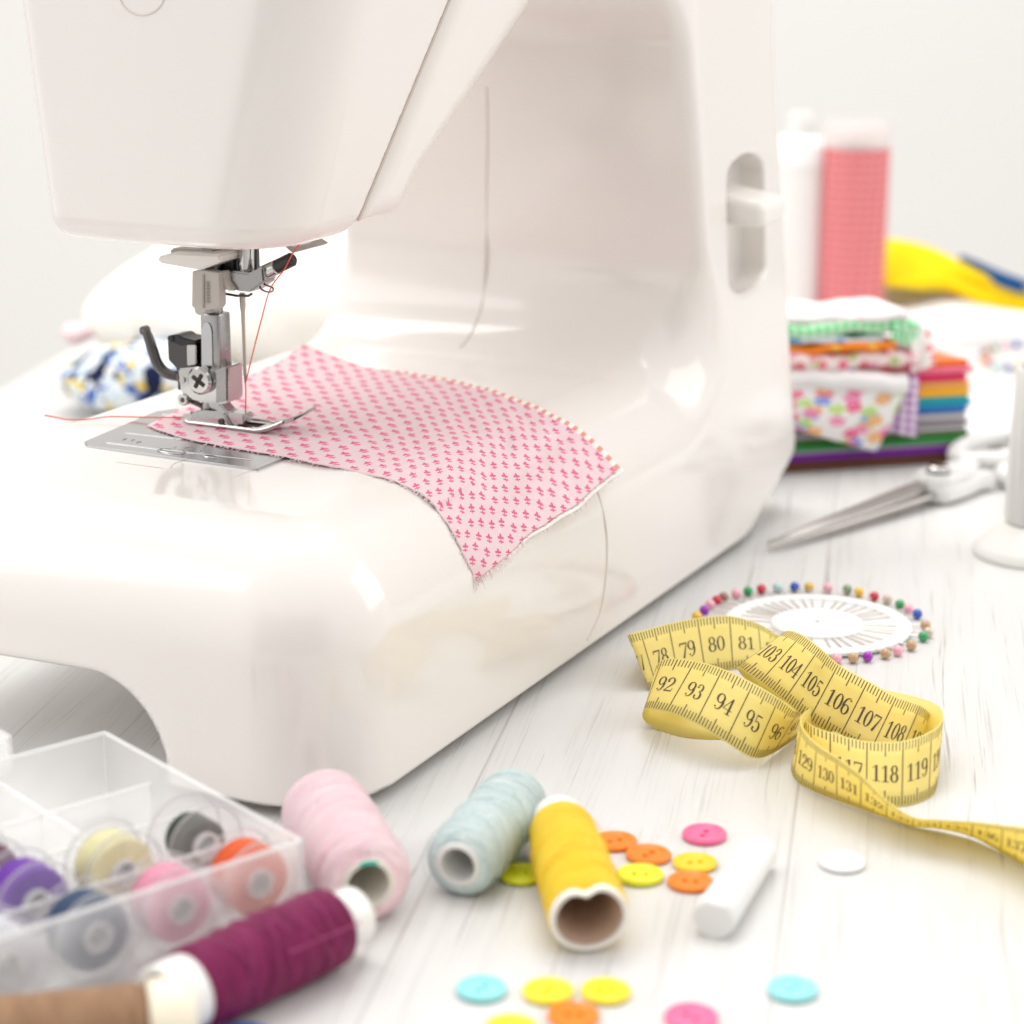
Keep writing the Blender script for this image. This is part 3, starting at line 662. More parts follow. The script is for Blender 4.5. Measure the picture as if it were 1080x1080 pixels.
GL['9'] = [arc(.29, .7, .2, .27, 0, 360), arc(.24, .48, .26, .46, -105, 10, .035, .085), ball(.14, .14, .07)]
tv = []; tf = []
def ribbon(P, ox, oy, sx, sy):
    """P in glyph units -> faces on the tape at centimetre ox, height oy"""
    n = len(P); base = len(tv)
    for i in range(n):
        (x, y), hw = P[i]; (xa, ya), _ = P[max(i-1, 0)]; (xb, yb), _ = P[min(i+1, n-1)]
        dx, dy = (xb-xa)*sx, (yb-ya)*sy; L = math.hypot(dx, dy) or 1; nx, ny = -dy/L, dx/L; w_ = hw*sy*.66
        for s_ in (-1, 1): tv.append(tape_pt(round(ox+x*sx+nx*w_*s_, 3), oy+y*sy+ny*w_*s_, .024)-org)
    for i in range(n-1): a = base+2*i; tf.append((a, a+2, a+3, a+1))
for num in range(77, 139):
    s = str(num); gw = .31 if len(s) == 2 else .275; wtot = gw*len(s)*.92; x0 = num-.5-wtot/2+.0
    for i, ch in enumerate(s):
        for P in GL[ch]: ribbon(P, x0+i*gw*.92, .72, gw*1.0/.62, .55)
def tick(c, q0, q1, wd): 
    b = len(tv); n = 2 if q1-q0 < 1 else 6
    for i in range(n+1):
        q = q0+(q1-q0)*i/n; tv.append(tape_pt(round(c-wd/2, 3), q, .022)-org); tv.append(tape_pt(round(c+wd/2, 3), q, .022)-org)
    for i in range(n): a = b+2*i; tf.append((a, a+1, a+3, a+2))
for mm in range(735, 1395):
    c = mm/10
    if mm % 10 == 0: tick(c, .04, 1.96, .032)
    elif mm % 5 == 0: tick(c, .04, .46, .03); tick(c, 1.54, 1.96, .03)
    else: tick(c, .04, .30, .026); tick(c, 1.70, 1.96, .026)
mesh('printed_scale', tv, tf, M('dark_brown_print', (.075, .05, .03), .6), tape, False)

# ================================================================ PIN WHEELS
PAPER = M('white_card', (.84, .84, .84), .55)
def wheel_parts(p, R=3.35, tilt=None, name='pin_rosette'):
    e = empty(name, p)
    bm = bmesh.new(); n = 72
    def rr(a): return R
    lathe(bm, [(.13, 1.62), (.13, 2.74), (.15, 2.78), (.22, 2.82), (.24, 2.88), (.23, R-.05), (.19, R), (.10, R), (.05, R-.1), (.05, 2.9), (.05, 1.5)], n, Matrix.Rotation(-math.pi/2, 4, 'Y'))
    from_bm('card_rim', bm, PAPER, e)
    bm = bmesh.new(); lathe(bm, [(.10, 1.68), (.22, 1.66), (.25, 1.60), (.26, .9), (.26, .12), (.22, .08), (.22, 0)], n, Matrix.Rotation(-math.pi/2, 4, 'Y')); from_bm('centre_disc', bm, PAPER, e)
    bm = bmesh.new(); lathe(bm, [(.255, .11), (.262, .08), (.235, .07), (.23, 0)], 24, Matrix.Rotation(-math.pi/2, 4, 'Y')); from_bm('hub_dimple', bm, M('dim_card', (.55, .53, .5), .7), e)
    return e
PIN = metal('pin_steel', (.72, .66, .60), .3)
def pearl(name, c): return M('pearl_'+name, c, .2, spec=.7, Coat_Weight=.6, Metallic=.15)
PC = {k: pearl(k, v) for k, v in dict(yellow=(.85, .52, .03), purple=(.33, .01, .45), pink=(.88, .42, .52), red=(.62, .01, .05), brown=(.32, .16, .12), green=(.02, .32, .10), sky=(.45, .68, .68), blue=(.02, .08, .45), gold=(.72, .48, .08), bronze=(.52, .33, .17), beige=(.62, .52, .42), olive=(.25, .33, .20), white=(.85, .83, .82)).items()}
CN = dict(yellow='yellow', purple='purple', pink='pale pink', red='red', brown='brown', green='green', sky='pale turquoise', blue='blue', gold='golden', bronze='bronze', beige='beige', olive='olive green', white='white')
WHC = G(862, 657, .2)
e = wheel_parts((WHC.x, WHC.y, 0)); tag(e, 'round white card wheel of pearl-headed pins lying behind the tape measure', 'pin wheel')
heads = [(735, 650, 'yellow'), (743, 643.5, 'purple'), (749, 637.5, 'pink'), (756, 633, 'red'), (763, 629.5, 'brown'), (776.5, 626, 'pink'), (789, 623.5, 'green'), (802, 620.5, 'red'), (820, 619.5, 'sky'), (837.5, 617.8, 'blue'), (853, 618, 'gold'), (873, 620, 'pink'), (895, 620, 'olive'), (906, 624.5, 'yellow'), (922, 629, 'red'), (936, 632, 'beige'), (949, 637.5, 'green'), (958, 642, 'pink'), (967.5, 647.5, 'blue'), (976, 659.5, 'bronze'), (979, 667, 'beige'), (971.5, 671, 'green'), (956, 679.5, 'bronze'), (945, 685.5, 'pink'), (930, 687.5, 'bronze'), (913, 691, 'purple'), (896.5, 690.5, 'bronze'), (880, 690, 'pink')]
proto = {}
def pin(center, hp, ck, label, group, r=.19, hollow=False):
    d = Vector((hp.x-center.x, hp.y-center.y, 0)); L = d.length; dn = d.normalized()
    ang = math.atan2(dn.y, dn.x)
    key = (ck, round(r, 2))
    if key not in proto:
        e = empty('pin', (0, 0, 0)); bm = bmesh.new(); cyl(bm, (-2.7, 0, -.03), (-.1, 0, 0), .028, n=8, bev=.005); from_bm('shaft', bm, PIN, e)
        bm = bmesh.new(); a = bmesh.new(); bmesh.ops.create_uvsphere(a, u_segments=20, v_segments=12, radius=r); merge(bm, a); from_bm('pearl_head', bm, PC[ck], e, sharp=None)
        proto[key] = e; root = e
    else:
        src = proto[key]; root = src.copy(); COL.objects.link(root)
        for chd in src.children: c2 = chd.copy(); COL.objects.link(c2); c2.parent = root
    root.location = hp*S; root.rotation_euler = (0, 0, ang); tag(root, label, 'pin', group); return root
W0 = Vector((WHC.x, WHC.y, .2)); angs = []; seen = {}
where = {0: 'just above the yellow tape at the far left', 1: 'second from the left end of the arc', 3: 'third from left, between two pinks', 5: 'left back, by the green one', 2: 'left end between purple and red', 6: 'left back between pink and red', 7: 'back left between green and turquoise', 8: 'back of the wheel between red and blue', 9: 'back of the wheel between turquoise and gold', 10: 'back of the wheel beside the blue', 11: 'back of the wheel between gold and olive', 13: 'back right between olive and red', 14: 'back right between yellow and beige', 15: 'back right between red and green', 16: 'right side between beige and pink', 17: 'right side between green and blue', 18: 'right side between pink and bronze', 19: 'right edge just below the blue', 20: 'right edge between bronze and green', 21: 'right front with green shaft', 22: 'right front between green and pink', 23: 'front right between two bronzes', 24: 'front between pink and purple', 25: 'front between two bronzes', 26: 'front between purple and pink', 27: 'front next to the tape edge', 4: 'left back behind the red', 12: 'back right between pink and yellow'}
for i, (hx, hy, ck) in enumerate(heads):
    z_ = .2; hp = G(hx, hy, z_); d = hp-W0; L = min(max(d.length, 3.85), 4.35)*1.0; hp = W0+Vector((d.x, d.y, 0)).normalized()*L
    hp.z = .2; angs.append(math.degrees(math.atan2(d.y, d.x)))
    pin(W0, hp, ck, '%s pearl-headed pin in the white wheel, %s' % (CN[ck], where[i]), 'pearl-headed pins around the white wheel')
for k, a in enumerate((196, 206, 216, 226, 236, 246, 256)):
    a_ = math.radians(a); pin(W0, W0+Vector((math.cos(a_), math.sin(a_), 0))*4.1, ('gold', 'red', 'pink', 'green', 'blue', 'purple', 'bronze')[k], '%s pearl-headed pin on the wheel side tucked behind the tape' % CN[('gold', 'red', 'pink', 'green', 'blue', 'purple', 'bronze')[k]], 'pearl-headed pins around the white wheel')
# second wheel far right
C2 = G(1113, 378, .3); e2 = wheel_parts((C2.x, C2.y, 0)); tag(e2, 'blurred white pin wheel with bright heads at the far right edge', 'pin wheel')
for k, ck in enumerate(['sky', 'red', 'yellow', 'purple', 'green', 'red', 'green', 'pink', 'blue', 'yellow', 'red', 'green', 'sky', 'blue', 'yellow', 'purple']):
    a_ = math.radians(205-k*12); pos = ('nearest the viewer', 'at the left tip', 'just above the left tip', 'left side', 'upper left', 'back left', 'back', 'back, near the edge of the photo', 'rear right', 'right of the rear', 'far right', 'right end', 'right front', 'lower right', 'front right', 'front')[k]
    pin(Vector((C2.x, C2.y, .3)), Vector((C2.x, C2.y, .3))+Vector((math.cos(a_), math.sin(a_), 0))*4.1, ck, '%s pin head in the far right wheel, %s' % (CN[ck], pos), 'pins in the far right wheel', r=.2)
for k, (hx, ck) in enumerate(((1050, 'sky'), (1063, 'blue'), (1077, 'yellow'))):
    hp = G(hx, 387, .3); pin(Vector((C2.x, C2.y, .3)), hp, ck, '%s pin head on the near rim of the far right wheel' % CN[ck], 'pins in the far right wheel', r=.2)
C3 = G(1080, 455, .3); e3 = wheel_parts((C3.x, C3.y, 0), 3.35); tag(e3, 'blurred white pin wheel lying between the felt stack and the white spool', 'pin wheel')
e3.rotation_euler = (.22, -.1, 0); e3.location.z += .009
pin(Vector((C3.x, C3.y, .3)), G(1040, 490, .4), 'pink', 'pink pin head near the scissors beside the felt stack', 'pins in the third wheel', r=.2)

# ================================================================ BUTTONS
def btn_mat(name, c): m = M('button_'+name, c, .3, spec=.45); m.b.inputs['Subsurface Weight'].default_value = .12; m.b.inputs['Subsurface Radius'].default_value = (.01, .006, .004); m.b.inputs['Subsurface Scale'].default_value = .1; return m
BM_ = {k: btn_mat(k, v) for k, v in dict(pink=(.88, .15, .32), orange=(.90, .23, .01), yellow=(.90, .72, .03), amber=(.92, .60, .02), lime=(.78, .80, .03), cyan=(.30, .72, .74), white=(.86, .86, .86), blue=(.01, .12, .62)).items()}
def button_bm():
    a = bmesh.new(); R, n = .62, 48; inner, Hh = .42, .16
    # ring profile lathed, face with two real holes
    def circ(r, z, cx=0., cy=0., m=n): return [a.verts.new((cx+r*math.cos(2*math.pi*i/m), cy+r*math.sin(2*math.pi*i/m), z)) for i in range(m)]
    prof = [(R-.06, 0), (R, .05), (R, Hh-.04), (R-.04, Hh), (R-.12, Hh+.01), (inner+.02, Hh-.02), (inner-.03, Hh-.05)]
    rings = [circ(r, z) for r, z in prof]
    for A, B in zip(rings, rings[1:]):
        for i in range(n): a.faces.new((A[i], A[(i+1) % n], B[(i+1) % n], B[i]))
    a.faces.new(rings[0])
    hol = []
    for sx in (-1, 1):
        t = circ(.085, Hh-.05, sx*.15, 0, 16); b = circ(.085, .02, sx*.15, 0, 16); hol.append(t)
        for i in range(16): a.faces.new((t[i], t[(i+1) % 16], b[(i+1) % 16], b[i]))
        a.faces.new(b)
    a.edges.ensure_lookup_table(); edges = set()
    for loop in (rings[-1], *hol):
        for i in range(len(loop)):
            ed = a.edges.get((loop[i], loop[(i+1) % len(loop)])); edges.add(ed)
    bmesh.ops.triangle_fill(a, use_beauty=True, edges=list(edges)); return a
bproto = {}
def button(x, y, ck, label, z=0., tilt=0., rz=0., sc=1.):
    if ck not in bproto: o = from_bm('button', button_bm(), BM_[ck], None, True, 30); bproto[ck] = o
    else: o = bproto[ck].copy(); COL.objects.link(o)
    p = G(x, y, z+.15); o.location = (p.x*S, p.y*S, (z+.004)*S); o.rotation_euler = (tilt, 0, rz); rb_ = random.Random(int(x*7+y)); o.scale = (sc*rb_.uniform(.96, 1.04), sc*rb_.uniform(.96, 1.04), rb_.uniform(.9, 1.15)); o.rotation_euler.z += rb_.uniform(-.4, .4)
    tag(o, label, 'button', 'small two-hole buttons scattered on the table'); return o
button(743, 878, 'pink', 'deep pink button standing alone above the yellow and orange ones', rz=.9)
button(684, 899, 'orange', 'orange button in the row beside the yellow spool, above the lime one', rz=.5)
button(733, 907.5, 'amber', 'golden yellow button touching the orange one by the chalk', rz=.2)
button(728, 927.5, 'orange', 'orange button tucked against the chalk stick', rz=-.3)
button(675, 921, 'lime', 'lime yellow button right of the yellow spool', rz=.2)
button(648, 885, 'orange', 'orange button half hidden behind the yellow spool', rz=.2)
button(549, 920, 'lime', 'olive lime button in the shade between the pale blue and yellow spools', rz=.4)
button(508, 1041, 'cyan', 'turquoise button at the lower middle, left of two yellow ones', rz=.6)
button(578, 1043, 'yellow', 'yellow button between the turquoise and another yellow one', rz=1.2)
button(639, 1043, 'yellow', 'yellow button on the right of the front pair', rz=.3)
button(605, 1068, 'orange', 'orange button at the front below the two yellow ones', rz=.1)
button(539, 1083, 'lime', 'lime button cut off by the bottom edge of the photo', rz=.1)
button(729, 1071, 'pink', 'pink button at the bottom edge, right of the orange one', rz=-.5)
button(836, 1041, 'cyan', 'turquoise button alone at the lower right', rz=1.0)
button(888, 907, 'white', 'white button lying alone right of the chalk', rz=.1)
button(256, 1094, 'blue', 'bright blue button peeking out at the bottom edge under the plum spool', rz=.1, sc=1.15)

# ================================================================ CHALK
c0, c1 = G(752, 970, .52), G(799, 900, .50); L = (c1-c0).length
ck = empty('tailors_chalk', mat=frame((c0.x, c0.y, 0), (c1.x, c1.y, 0)))
bm = bmesh.new(); n_ = 40; rows = []
for x_, k_ in ((0, .9), (.06, .97), (.16, 1.0), ((L+.3)*.5, .93), (L+.2, .84), (L+.3, .74)):
    ring_ = []
    for i in range(n_):
        t = 2*math.pi*i/n_; y_, z_ = .57*math.cos(t), .54*math.sin(t); z_ = min(z_, .47+.05*math.cos(t))
        ring_.append(bm.verts.new((x_, y_*k_, .54+z_*k_-.54*(1-k_))))
    rows.append(ring_)
for A_, B_ in zip(rows, rows[1:]):
    for i in range(n_): bm.faces.new((A_[i], A_[(i+1) % n_], B_[(i+1) % n_], B_[i]))
bm.faces.new(rows[0]); bm.faces.new(rows[-1])
CH = M('white_chalk', (.78, .78, .77), .8, spec=.2); x, y, z = CH.xyz(); CH.bump(CH.noise(x, y, z, 3, 4), .12, .05)
o = from_bm('chalk_stick', bm, CH, None, sharp=40); o.matrix_world = ck.matrix_world.copy(); bpy.data.objects.remove(ck)
tag(o, 'blunt white chalk stick lying beside the orange button', 'chalk')

# ================================================================ SPOOLS
def thread_mat(name, c, c2, sheen=.3, rough=.5, pitch=.06, lobe=.9):
    m = M('thread_'+name, c, rough, spec=.35); m.b.inputs['Sheen Weight'].default_value = sheen*.35; m.b.inputs['Specular IOR Level'].default_value = .2
    x, y, z = m.xyz(); a = y.atan2(z)
    band = m.noise(x*.9+a*.14, a*.25, 0, 2.6, 3, .5)            # slanting winding bands
    fib = m.noise(x*13, a*.8, 0, 1, 4, .65)
    d1 = m.noise(x*7+a*1.6, a*.35, 4.1, 1, 3, .55); d2 = m.noise(x*7-a*1.6, a*.35, 9.3, 1, 3, .55)   # crossed layers
    fine = (x*(6.283/pitch)+d1*8).sin()
    f = (band.smooth(.32, .68)*.40+fib.smooth(.3, .7)*.25+d1.smooth(.38, .62)*.22+d2.smooth(.38, .62)*.20).min(1.)
    m.color(m.mix(f, c, c2)); m.bump(fine*.25+fib*1.4+d1*1.3+d2*1.3+band*1.3, .85, .08); return m
def spool(name, a, b, parts, label, cat='thread spool', group=None):
    """lying spool: local X from end a to end b; parts = (name, profile, material)"""
    e = empty(name, mat=frame(a, b))
    for nm, prof, mt in parts:
        if callable(prof): prof(e, nm, mt); continue
        bm = bmesh.new(); lathe(bm, prof, 64); from_bm(nm, bm, mt, e, sharp=50)
    return tag(e, label, cat, group)
def wound(L, r0, r1, core, bul=.06, n=90, x0=0.):
    P = [(x0, core), (x0+.03, core+(r0-core)*.5), (x0+.06, r0-.14), (x0+.13, r0-.04)]
    for i in range(n+1):
        t = i/n; P.append((x0+.2+(L-.4)*t, r0+(r1-r0)*t+bul*math.sin(math.pi*t)+.008*math.sin(i*.55)+.010*math.sin(i*.23+1)))
    return P+[(x0+L-.1, r1-.05), (x0+L-.04, r1-.16), (x0+L, core)]
def pipe(x0, x1, ro, ri): return [(x0, ri), (x0, ro-.02), (x0+.02, ro), (x1-.02, ro), (x1, ro-.02), (x1, ri), (x0, ri)]
CARD = M('cream_cardboard_core', (.80, .76, .68), .7); CARDIN = M('white_plastic_core', (.84, .83, .81), .35)
a, b = G(388, 932, 1.17), G(343, 856, 1.2); L = (b-a).length+.3
PK = thread_mat('soft_pink', (.93, .62, .68), (.96, .77, .81), .4, .6)
spool('thread_spool', a, b, [('thread_winding', wound(L, 1.14, 1.2, .68, .06), PK), ('core_tube', pipe(-.08, L-.05, .68, .55), CARD)], 'large pale pink thread spool lying by the machine corner, hollow end forward')
ps = COL.objects.get('thread_spool')
bm = bmesh.new(); plate(bm, [(.565*math.cos(t), .565*math.sin(t)) for t in (1.2, 1.45, 1.75, 2.0)]+[(.67*math.cos(t), .67*math.sin(t)) for t in (1.95, 1.7, 1.5, 1.25)], .02, Matrix.Translation((-.105, 0, 0)) @ Matrix(((0, 0, 1, 0), (1, 0, 0, 0), (0, 1, 0, 0), (0, 0, 0, 1))), 0)
from_bm('teal_mark', bm, M('teal_ink', (.05, .55, .42), .6), ps)
a, b = G(483.5, 912, .98), G(544, 843, .98); L = (b-a).length+.1
spool('thread_spool', a, b, [('thread_winding', wound(L, .94, .96, .56, .04), thread_mat('pale_blue', (.54, .70, .70), (.76, .85, .84), .4, .55)), ('core_tube', pipe(-.06, L+.05, .60, .47), CARDIN)], 'pale blue-green thread spool lying beside the machine between the pink and yellow spools')
# yellow: squashed, dented cardboard mouth
a, b = G(621, 966, .98), G(591, 873, .95); L = (b-a).length
e = empty('thread_spool', mat=frame(a, b)); YM = thread_mat('golden_yellow', (1., .60, .01), (1., .78, .07), .0, .5)
def mouth(r, ang, x):                                      # heart-shaped dent near the open end
    d = max(0, 1-max(0, x)/1.6); dent = .26*math.exp(-((ang-1.45)/.34)**2)*d; return r*(1-dent)*(1+.06*math.cos(2*ang+.4)*d)
def shell(name, prof, mt, n=72):
    V = []; Fc = []
    for x, r in prof:
        for i in range(n):
            t = 2*math.pi*i/n; rr = mouth(r, t, x); V.append((x, rr*math.cos(t), rr*math.sin(t)))
    for j in range(len(prof)-1):
        for i in range(n): Fc.append((j*n+i, j*n+(i+1) % n, (j+1)*n+(i+1) % n, (j+1)*n+i))
    o = mesh(name, V, Fc, mt, e, True, sharp=50); return o
shell('thread_winding', [(.0, .80), (.05, .93), (.15, .97)]+[(.25+(L-.6)*k/20, .985+.05*math.sin(math.pi*k/20)-.08*k/20) for k in range(21)]+[(L-.25, .88), (L-.15, .70)], YM)
shell('core_tube', [(-.14, .80), (-.16, .90), (-.10, .93), (.1, .93), (L+.55, .72), (L+.6, .68), (L+.6, .56), (.3, .79), (-.14, .80)], M('cream_paper_tube', (.84, .80, .74), .75))
shell('tube_lining', [(-.06, .775), (.2, .745), (1.0, .70), (L+.2, .50)], M('brown_paper_lining', (.60, .43, .32), .8))
tag(e, 'golden yellow thread spool with dented paper mouth, beside the orange button', 'thread spool')
# plum
a, b = G(197, 1046, 1.05), G(352, 975, 1.02); L = (b-a).length
PL = thread_mat('plum', (.15, .008, .055), (.29, .025, .12), .0, .45)
spool('thread_spool', a, b, [('thread_winding', wound(L, 1.0, .98, .7, .03), PL), ('core_tube', pipe(-.75, 0.3, .88, .7), CARDIN), ('core_end', pipe(L-.2, L+.75, .72, .5), CARDIN)], 'dark plum thread spool on a white tube lying in front of the bobbin box')
ps = [o for o in COL.objects if o.get('label', '').startswith('dark plum')][0]
bm = bmesh.new(); tube(bm, [Vector((L*.45+L*.5*t, (1.0)*math.cos(-1.9+.15*t), 1.03*math.sin(1.15-.1*t))) .normalized()*0+Vector((L*.5+L*.5*t, -.93*1.0, .42-.06*t)) for t in [i/12 for i in range(13)]], .02, 6)
from_bm('loose_strand', bm, M('plum_strand', (.38, .06, .18), .5), ps)
# brown
a, b = G(-75, 1108, 1.1), G(158, 1084, 1.05); L = (b-a).length
spool('thread_spool', a, b, [('thread_winding', wound(L, 1.0, 1.0, .8, .02), thread_mat('brown', (.30, .16, .085), (.44, .26, .15), .2, .6)), ('core_end', [(L-.02, .3), (L-.02, 1.02), (L+.05, 1.07), (L+.85, 1.05), (L+.98, .98), (L+1.0, .3)], M('cream_plastic_cap', (.84, .76, .60), .45)), ('core_tube', pipe(-.5, .1, .9, .6), CARDIN)], 'brown thread spool with a cream end cap in the bottom left corner')
# white cone at the right, standing
p = G(1091, 584); e = empty('thread_spool', p)
# stray strands and loose ends on the wound threads
def strands(lab, mt, L, R_, n=16, seed=1, end=True):
    e_ = [o for o in COL.objects if o.get('label', '').startswith(lab)][0]; r_ = random.Random(seed); bm = bmesh.new()
    for k in range(n):
        x0 = r_.uniform(.3, L-.3); a0 = r_.uniform(0, 6.28); da = r_.uniform(1.0, 2.2)*r_.choice((-1, 1)); dx = r_.uniform(-.7, .7)
        tube(bm, [Vector((x0+dx*t, (R_+.035)*math.cos(a0+da*t), (R_+.035)*math.sin(a0+da*t))) for t in [i/10 for i in range(11)]], .014, 5)
    from_bm('crossing_strands', bm, mt, e_)
    bm = bmesh.new()
    for k in range(n*2):
        x0 = r_.uniform(.1, L-.1); a0 = r_.uniform(0, 6.28); p = Vector((x0, (R_+.02)*math.cos(a0), (R_+.02)*math.sin(a0))); nn = Vector((0, math.cos(a0), math.sin(a0)))
        q = p+nn*r_.uniform(.04, .13)+Vector((r_.uniform(-.15, .15), r_.uniform(-.05, .05), 0)); tube(bm, catmull([p, p.lerp(q, .5)+nn*.03, q], 3), .005, 4)
    tag(from_bm('fuzz', bm, mt, e_), kind='stuff')
strands('large pale pink', M('pink_strand', (.90, .62, .68), .7), 4.6, 1.19, 16, 3)
strands('pale blue-green', M('blue_strand', (.62, .75, .74), .7), 4.2, .99, 16, 4)
strands('golden yellow thread', M('yellow_strand', (.95, .62, .03), .7), 4.8, 1.0, 14, 5)
strands('brown thread', M('brown_strand', (.42, .25, .14), .7), 5.4, 1.01, 18, 8)
strands('dark plum', M('plum_strand_fine', (.36, .05, .17), .6), 4.4, 1.02, 18, 6)
up = Matrix.Rotation(-math.pi/2, 4, 'Y')
bm = bmesh.new(); lathe(bm, [(.0, 2.0), (.0, 2.38), (.10, 2.46), (.28, 2.44), (.5, 2.25), (1.0, 1.68), (1.3, 1.42), (1.38, 1.0)], 72, up); from_bm('flange', bm, plastic('milky_plastic', (.84, .84, .81), .3, .2), e)
WT = thread_mat('white', (.74, .73, .71), (.90, .90, .88), .3, .55, .08)
bm = bmesh.new(); lathe(bm, [(1.35, 1.0), (1.4, 1.26), (1.6, 1.30), (4, 1.27), (7.4, 1.18), (7.6, 1.08), (7.65, .8)], 64, up); wv = from_bm('thread_winding', bm, WT, e)
bm = bmesh.new(); lathe(bm, [(7.6, .8), (7.7, .95), (7.9, .98), (8.0, .9), (8.3, .62), (8.32, .4), (7.9, .35)], 48, up); from_bm('spool_top', bm, plastic('milky_plastic_top', (.84, .84, .80), .3, .2), e)
tag(e, 'tall white spool standing upright at the right edge beside the scissors', 'thread spool')

# ================================================================ BOBBIN BOX
def frost_mix(m, solid):
    nt = m.nt; out = nt.nodes['Material Output']; tl = nt.nodes.new('ShaderNodeBsdfTranslucent'); tl.inputs[0].default_value = (1, 1, 1, 1)
    a = nt.nodes.new('ShaderNodeMixShader'); a.inputs[0].default_value = .62; nt.links.new(m.b.outputs[0], a.inputs[1]); nt.links.new(tl.outputs[0], a.inputs[2])
    t = nt.nodes.new('ShaderNodeBsdfTransparent'); c = nt.nodes.new('ShaderNodeMixShader'); nt.links.new(solid.k, c.inputs[0])
    nt.links.new(t.outputs[0], c.inputs[1]); nt.links.new(a.outputs[0], c.inputs[2]); nt.links.new(c.outputs[0], out.inputs[0])
FR = Vector((-5.32, 50.45, 0)); ba = Vector((-.765, -.644, 0)); bb = Vector((-.644, .765, 0))
bx = empty('bobbin_box', mat=Matrix(((ba.x, -bb.x*-1, 0, FR.x), (ba.y, bb.y, 0, FR.y), (0, 0, 1, 0), (0, 0, 0, 1))))
tag(bx, 'frosted clear plastic box with compartments for bobbins, in front of the machine', 'box')
FROST = M('frosted_clear_plastic', (.99, .99, .99), .22, spec=.5); fz = FROST.facing(.35); frost_mix(FROST, fz*.25+.23)
HB = 2.45; LX = 14.0; LY = 9.7
def wall_part(name, x0, y0, x1, y1, z0=.0, z1=HB, th=.09, par=None):
    bm = bmesh.new(); d = Vector((x1-x0, y1-y0, 0)); L = d.length; box(bm, L, th, z1-z0, T(((x0+x1)/2, (y0+y1)/2, (z0+z1)/2), rz=math.atan2(d.y, d.x)), .03)
    return from_bm(name, bm, FROST, par or bx)
wall_part('side_wall', 0, 0, LX, 0); wall_part('side_wall', .0, .06, .0, LY); wall_part('side_wall', 0, LY, LX, LY)
bm = bmesh.new(); box(bm, LX, LY-.1, .08, T((LX/2, LY/2, .06)), .02); from_bm('bottom', bm, FROST, bx)
for yy in (2.35, 4.7, 7.1): wall_part('divider', .1, yy, LX, yy, .1, 1.75, .07)
for xx in (2.38, 4.75, 7.12, 9.5, 11.8): wall_part('divider', xx, .08, xx, 4.66, .1, 1.3, .07)
for xx in (3.4, 8.6): wall_part('divider', xx, 4.8, xx, LY-.1, .1, 1.9, .07)
RIM = M('bright_box_rim', (.93, .93, .93), .3, spec=.4).seethrough(.45)
def rim(x0, y0, x1, y1, z): bm = bmesh.new(); tube(bm, [(x0, y0, z), (x1, y1, z)], .065, 8); from_bm('rim', bm, RIM, bx)
rim(-.03, -.02, LX, -.02, HB); rim(-.03, 0, -.03, LY, HB); rim(0, LY, LX, LY, HB); bm = bmesh.new(); tube(bm, [(-.02, -.02, .05), (-.02, -.02, HB)], .07, 8); from_bm('corner_edge', bm, RIM, bx)
for yy in (2.35, 4.7, 7.1): rim(.1, yy, LX, yy, 1.75)
for xx in (3.4, 8.6): rim(xx, 4.8, xx, LY-.1, 1.9)
# raised lid lying open behind at the left
wall_part('lid', 2.7, LY+.35, 2.7, LY+5, 2.0, 2.95, .1); lid = wall_part('lid_panel', 2.75, LY+.4, 14, LY+.4, 1.9, 2.95, .1)
bm = bmesh.new(); box(bm, 11, 5, .08, T((8.2, LY+2.9, 2.9)), .02); from_bm('lid_top', bm, FROST, bx)
bm = bmesh.new(); box(bm, 2.0, .25, .7, T((3.9, LY+.25, 2.55)), .1, 3); from_bm('hinge', bm, FROST, bx)
CLEAR = M('clear_bobbin_plastic', (.93, .93, .94), .06, spec=.6); fz = CLEAR.facing(.45); CLEAR.seethrough(fz*.42+.02)
HUBM = M('bobbin_hub_plastic', (.92, .92, .92), .2).seethrough(.8)
RIMM = M('bobbin_rim_plastic', (.62, .60, .60), .15, spec=.7).seethrough(.5)
def bobbin(name, x, y, c, c2, label, z=1.55, tilt=0., rfill=.90, rz=0.):
    m0 = bx.matrix_world.copy(); p = Vector((x, y, z)); wp = Vector((m0 @ Vector((x*S, y*S, z*S))))/S
    ax = bb.copy(); e = empty('bobbin', mat=frame(wp-ax*.56, wp+ax*.56+Vector((0, 0, tilt))))
    bm = bmesh.new(); lathe(bm, [(.10, .35), (.11, rfill-.03), (.16, rfill), (.9, rfill), (1.01, rfill-.03), (1.02, .35)], 48); from_bm('thread_winding', bm, thread_mat('bobbin_'+name, c, c2, .2, .45), e)
    for x0 in (0., 1.04):
        bm = bmesh.new(); lathe(bm, [(x0, .33), (x0, .45), (x0, 1.08), (x0+.02, 1.11), (x0+.06, 1.11), (x0+.08, 1.08), (x0+.08, .33)], 56); fo = from_bm('flange', bm, CLEAR, e)
        bm = bmesh.new(); tube(bm, [(x0+.04, 1.10*math.cos(t), 1.10*math.sin(t)) for t in [i*math.pi/28 for i in range(56)]], .028, 6, closed=True); from_bm('flange_rim', bm, RIMM, fo)
    bm = bmesh.new(); lathe(bm, [(-.02, .30), (-.02, .38), (1.14, .38), (1.14, .30), (-.02, .30)], 32); from_bm('hub', bm, HUBM, e)
    tag(e, label, 'bobbin', 'small bobbins in the plastic box'); return e
bobbin('orange_red', 1.08, .75, (.80, .08, .01), (.90, .16, .03), 'orange-red bobbin at the front right corner of the box')
bobbin('rose', 3.35, .75, (.86, .28, .42), (.92, .42, .54), 'rose pink bobbin in the front row between the orange-red and navy ones')
bobbin('navy', 5.65, .75, (.02, .05, .12), (.05, .10, .19), 'navy blue bobbin in the front row of the box')
bobbin('white', 8.0, .75, (.66, .68, .74), (.80, .81, .85), 'pale bluish white bobbin at the left end of the front row')
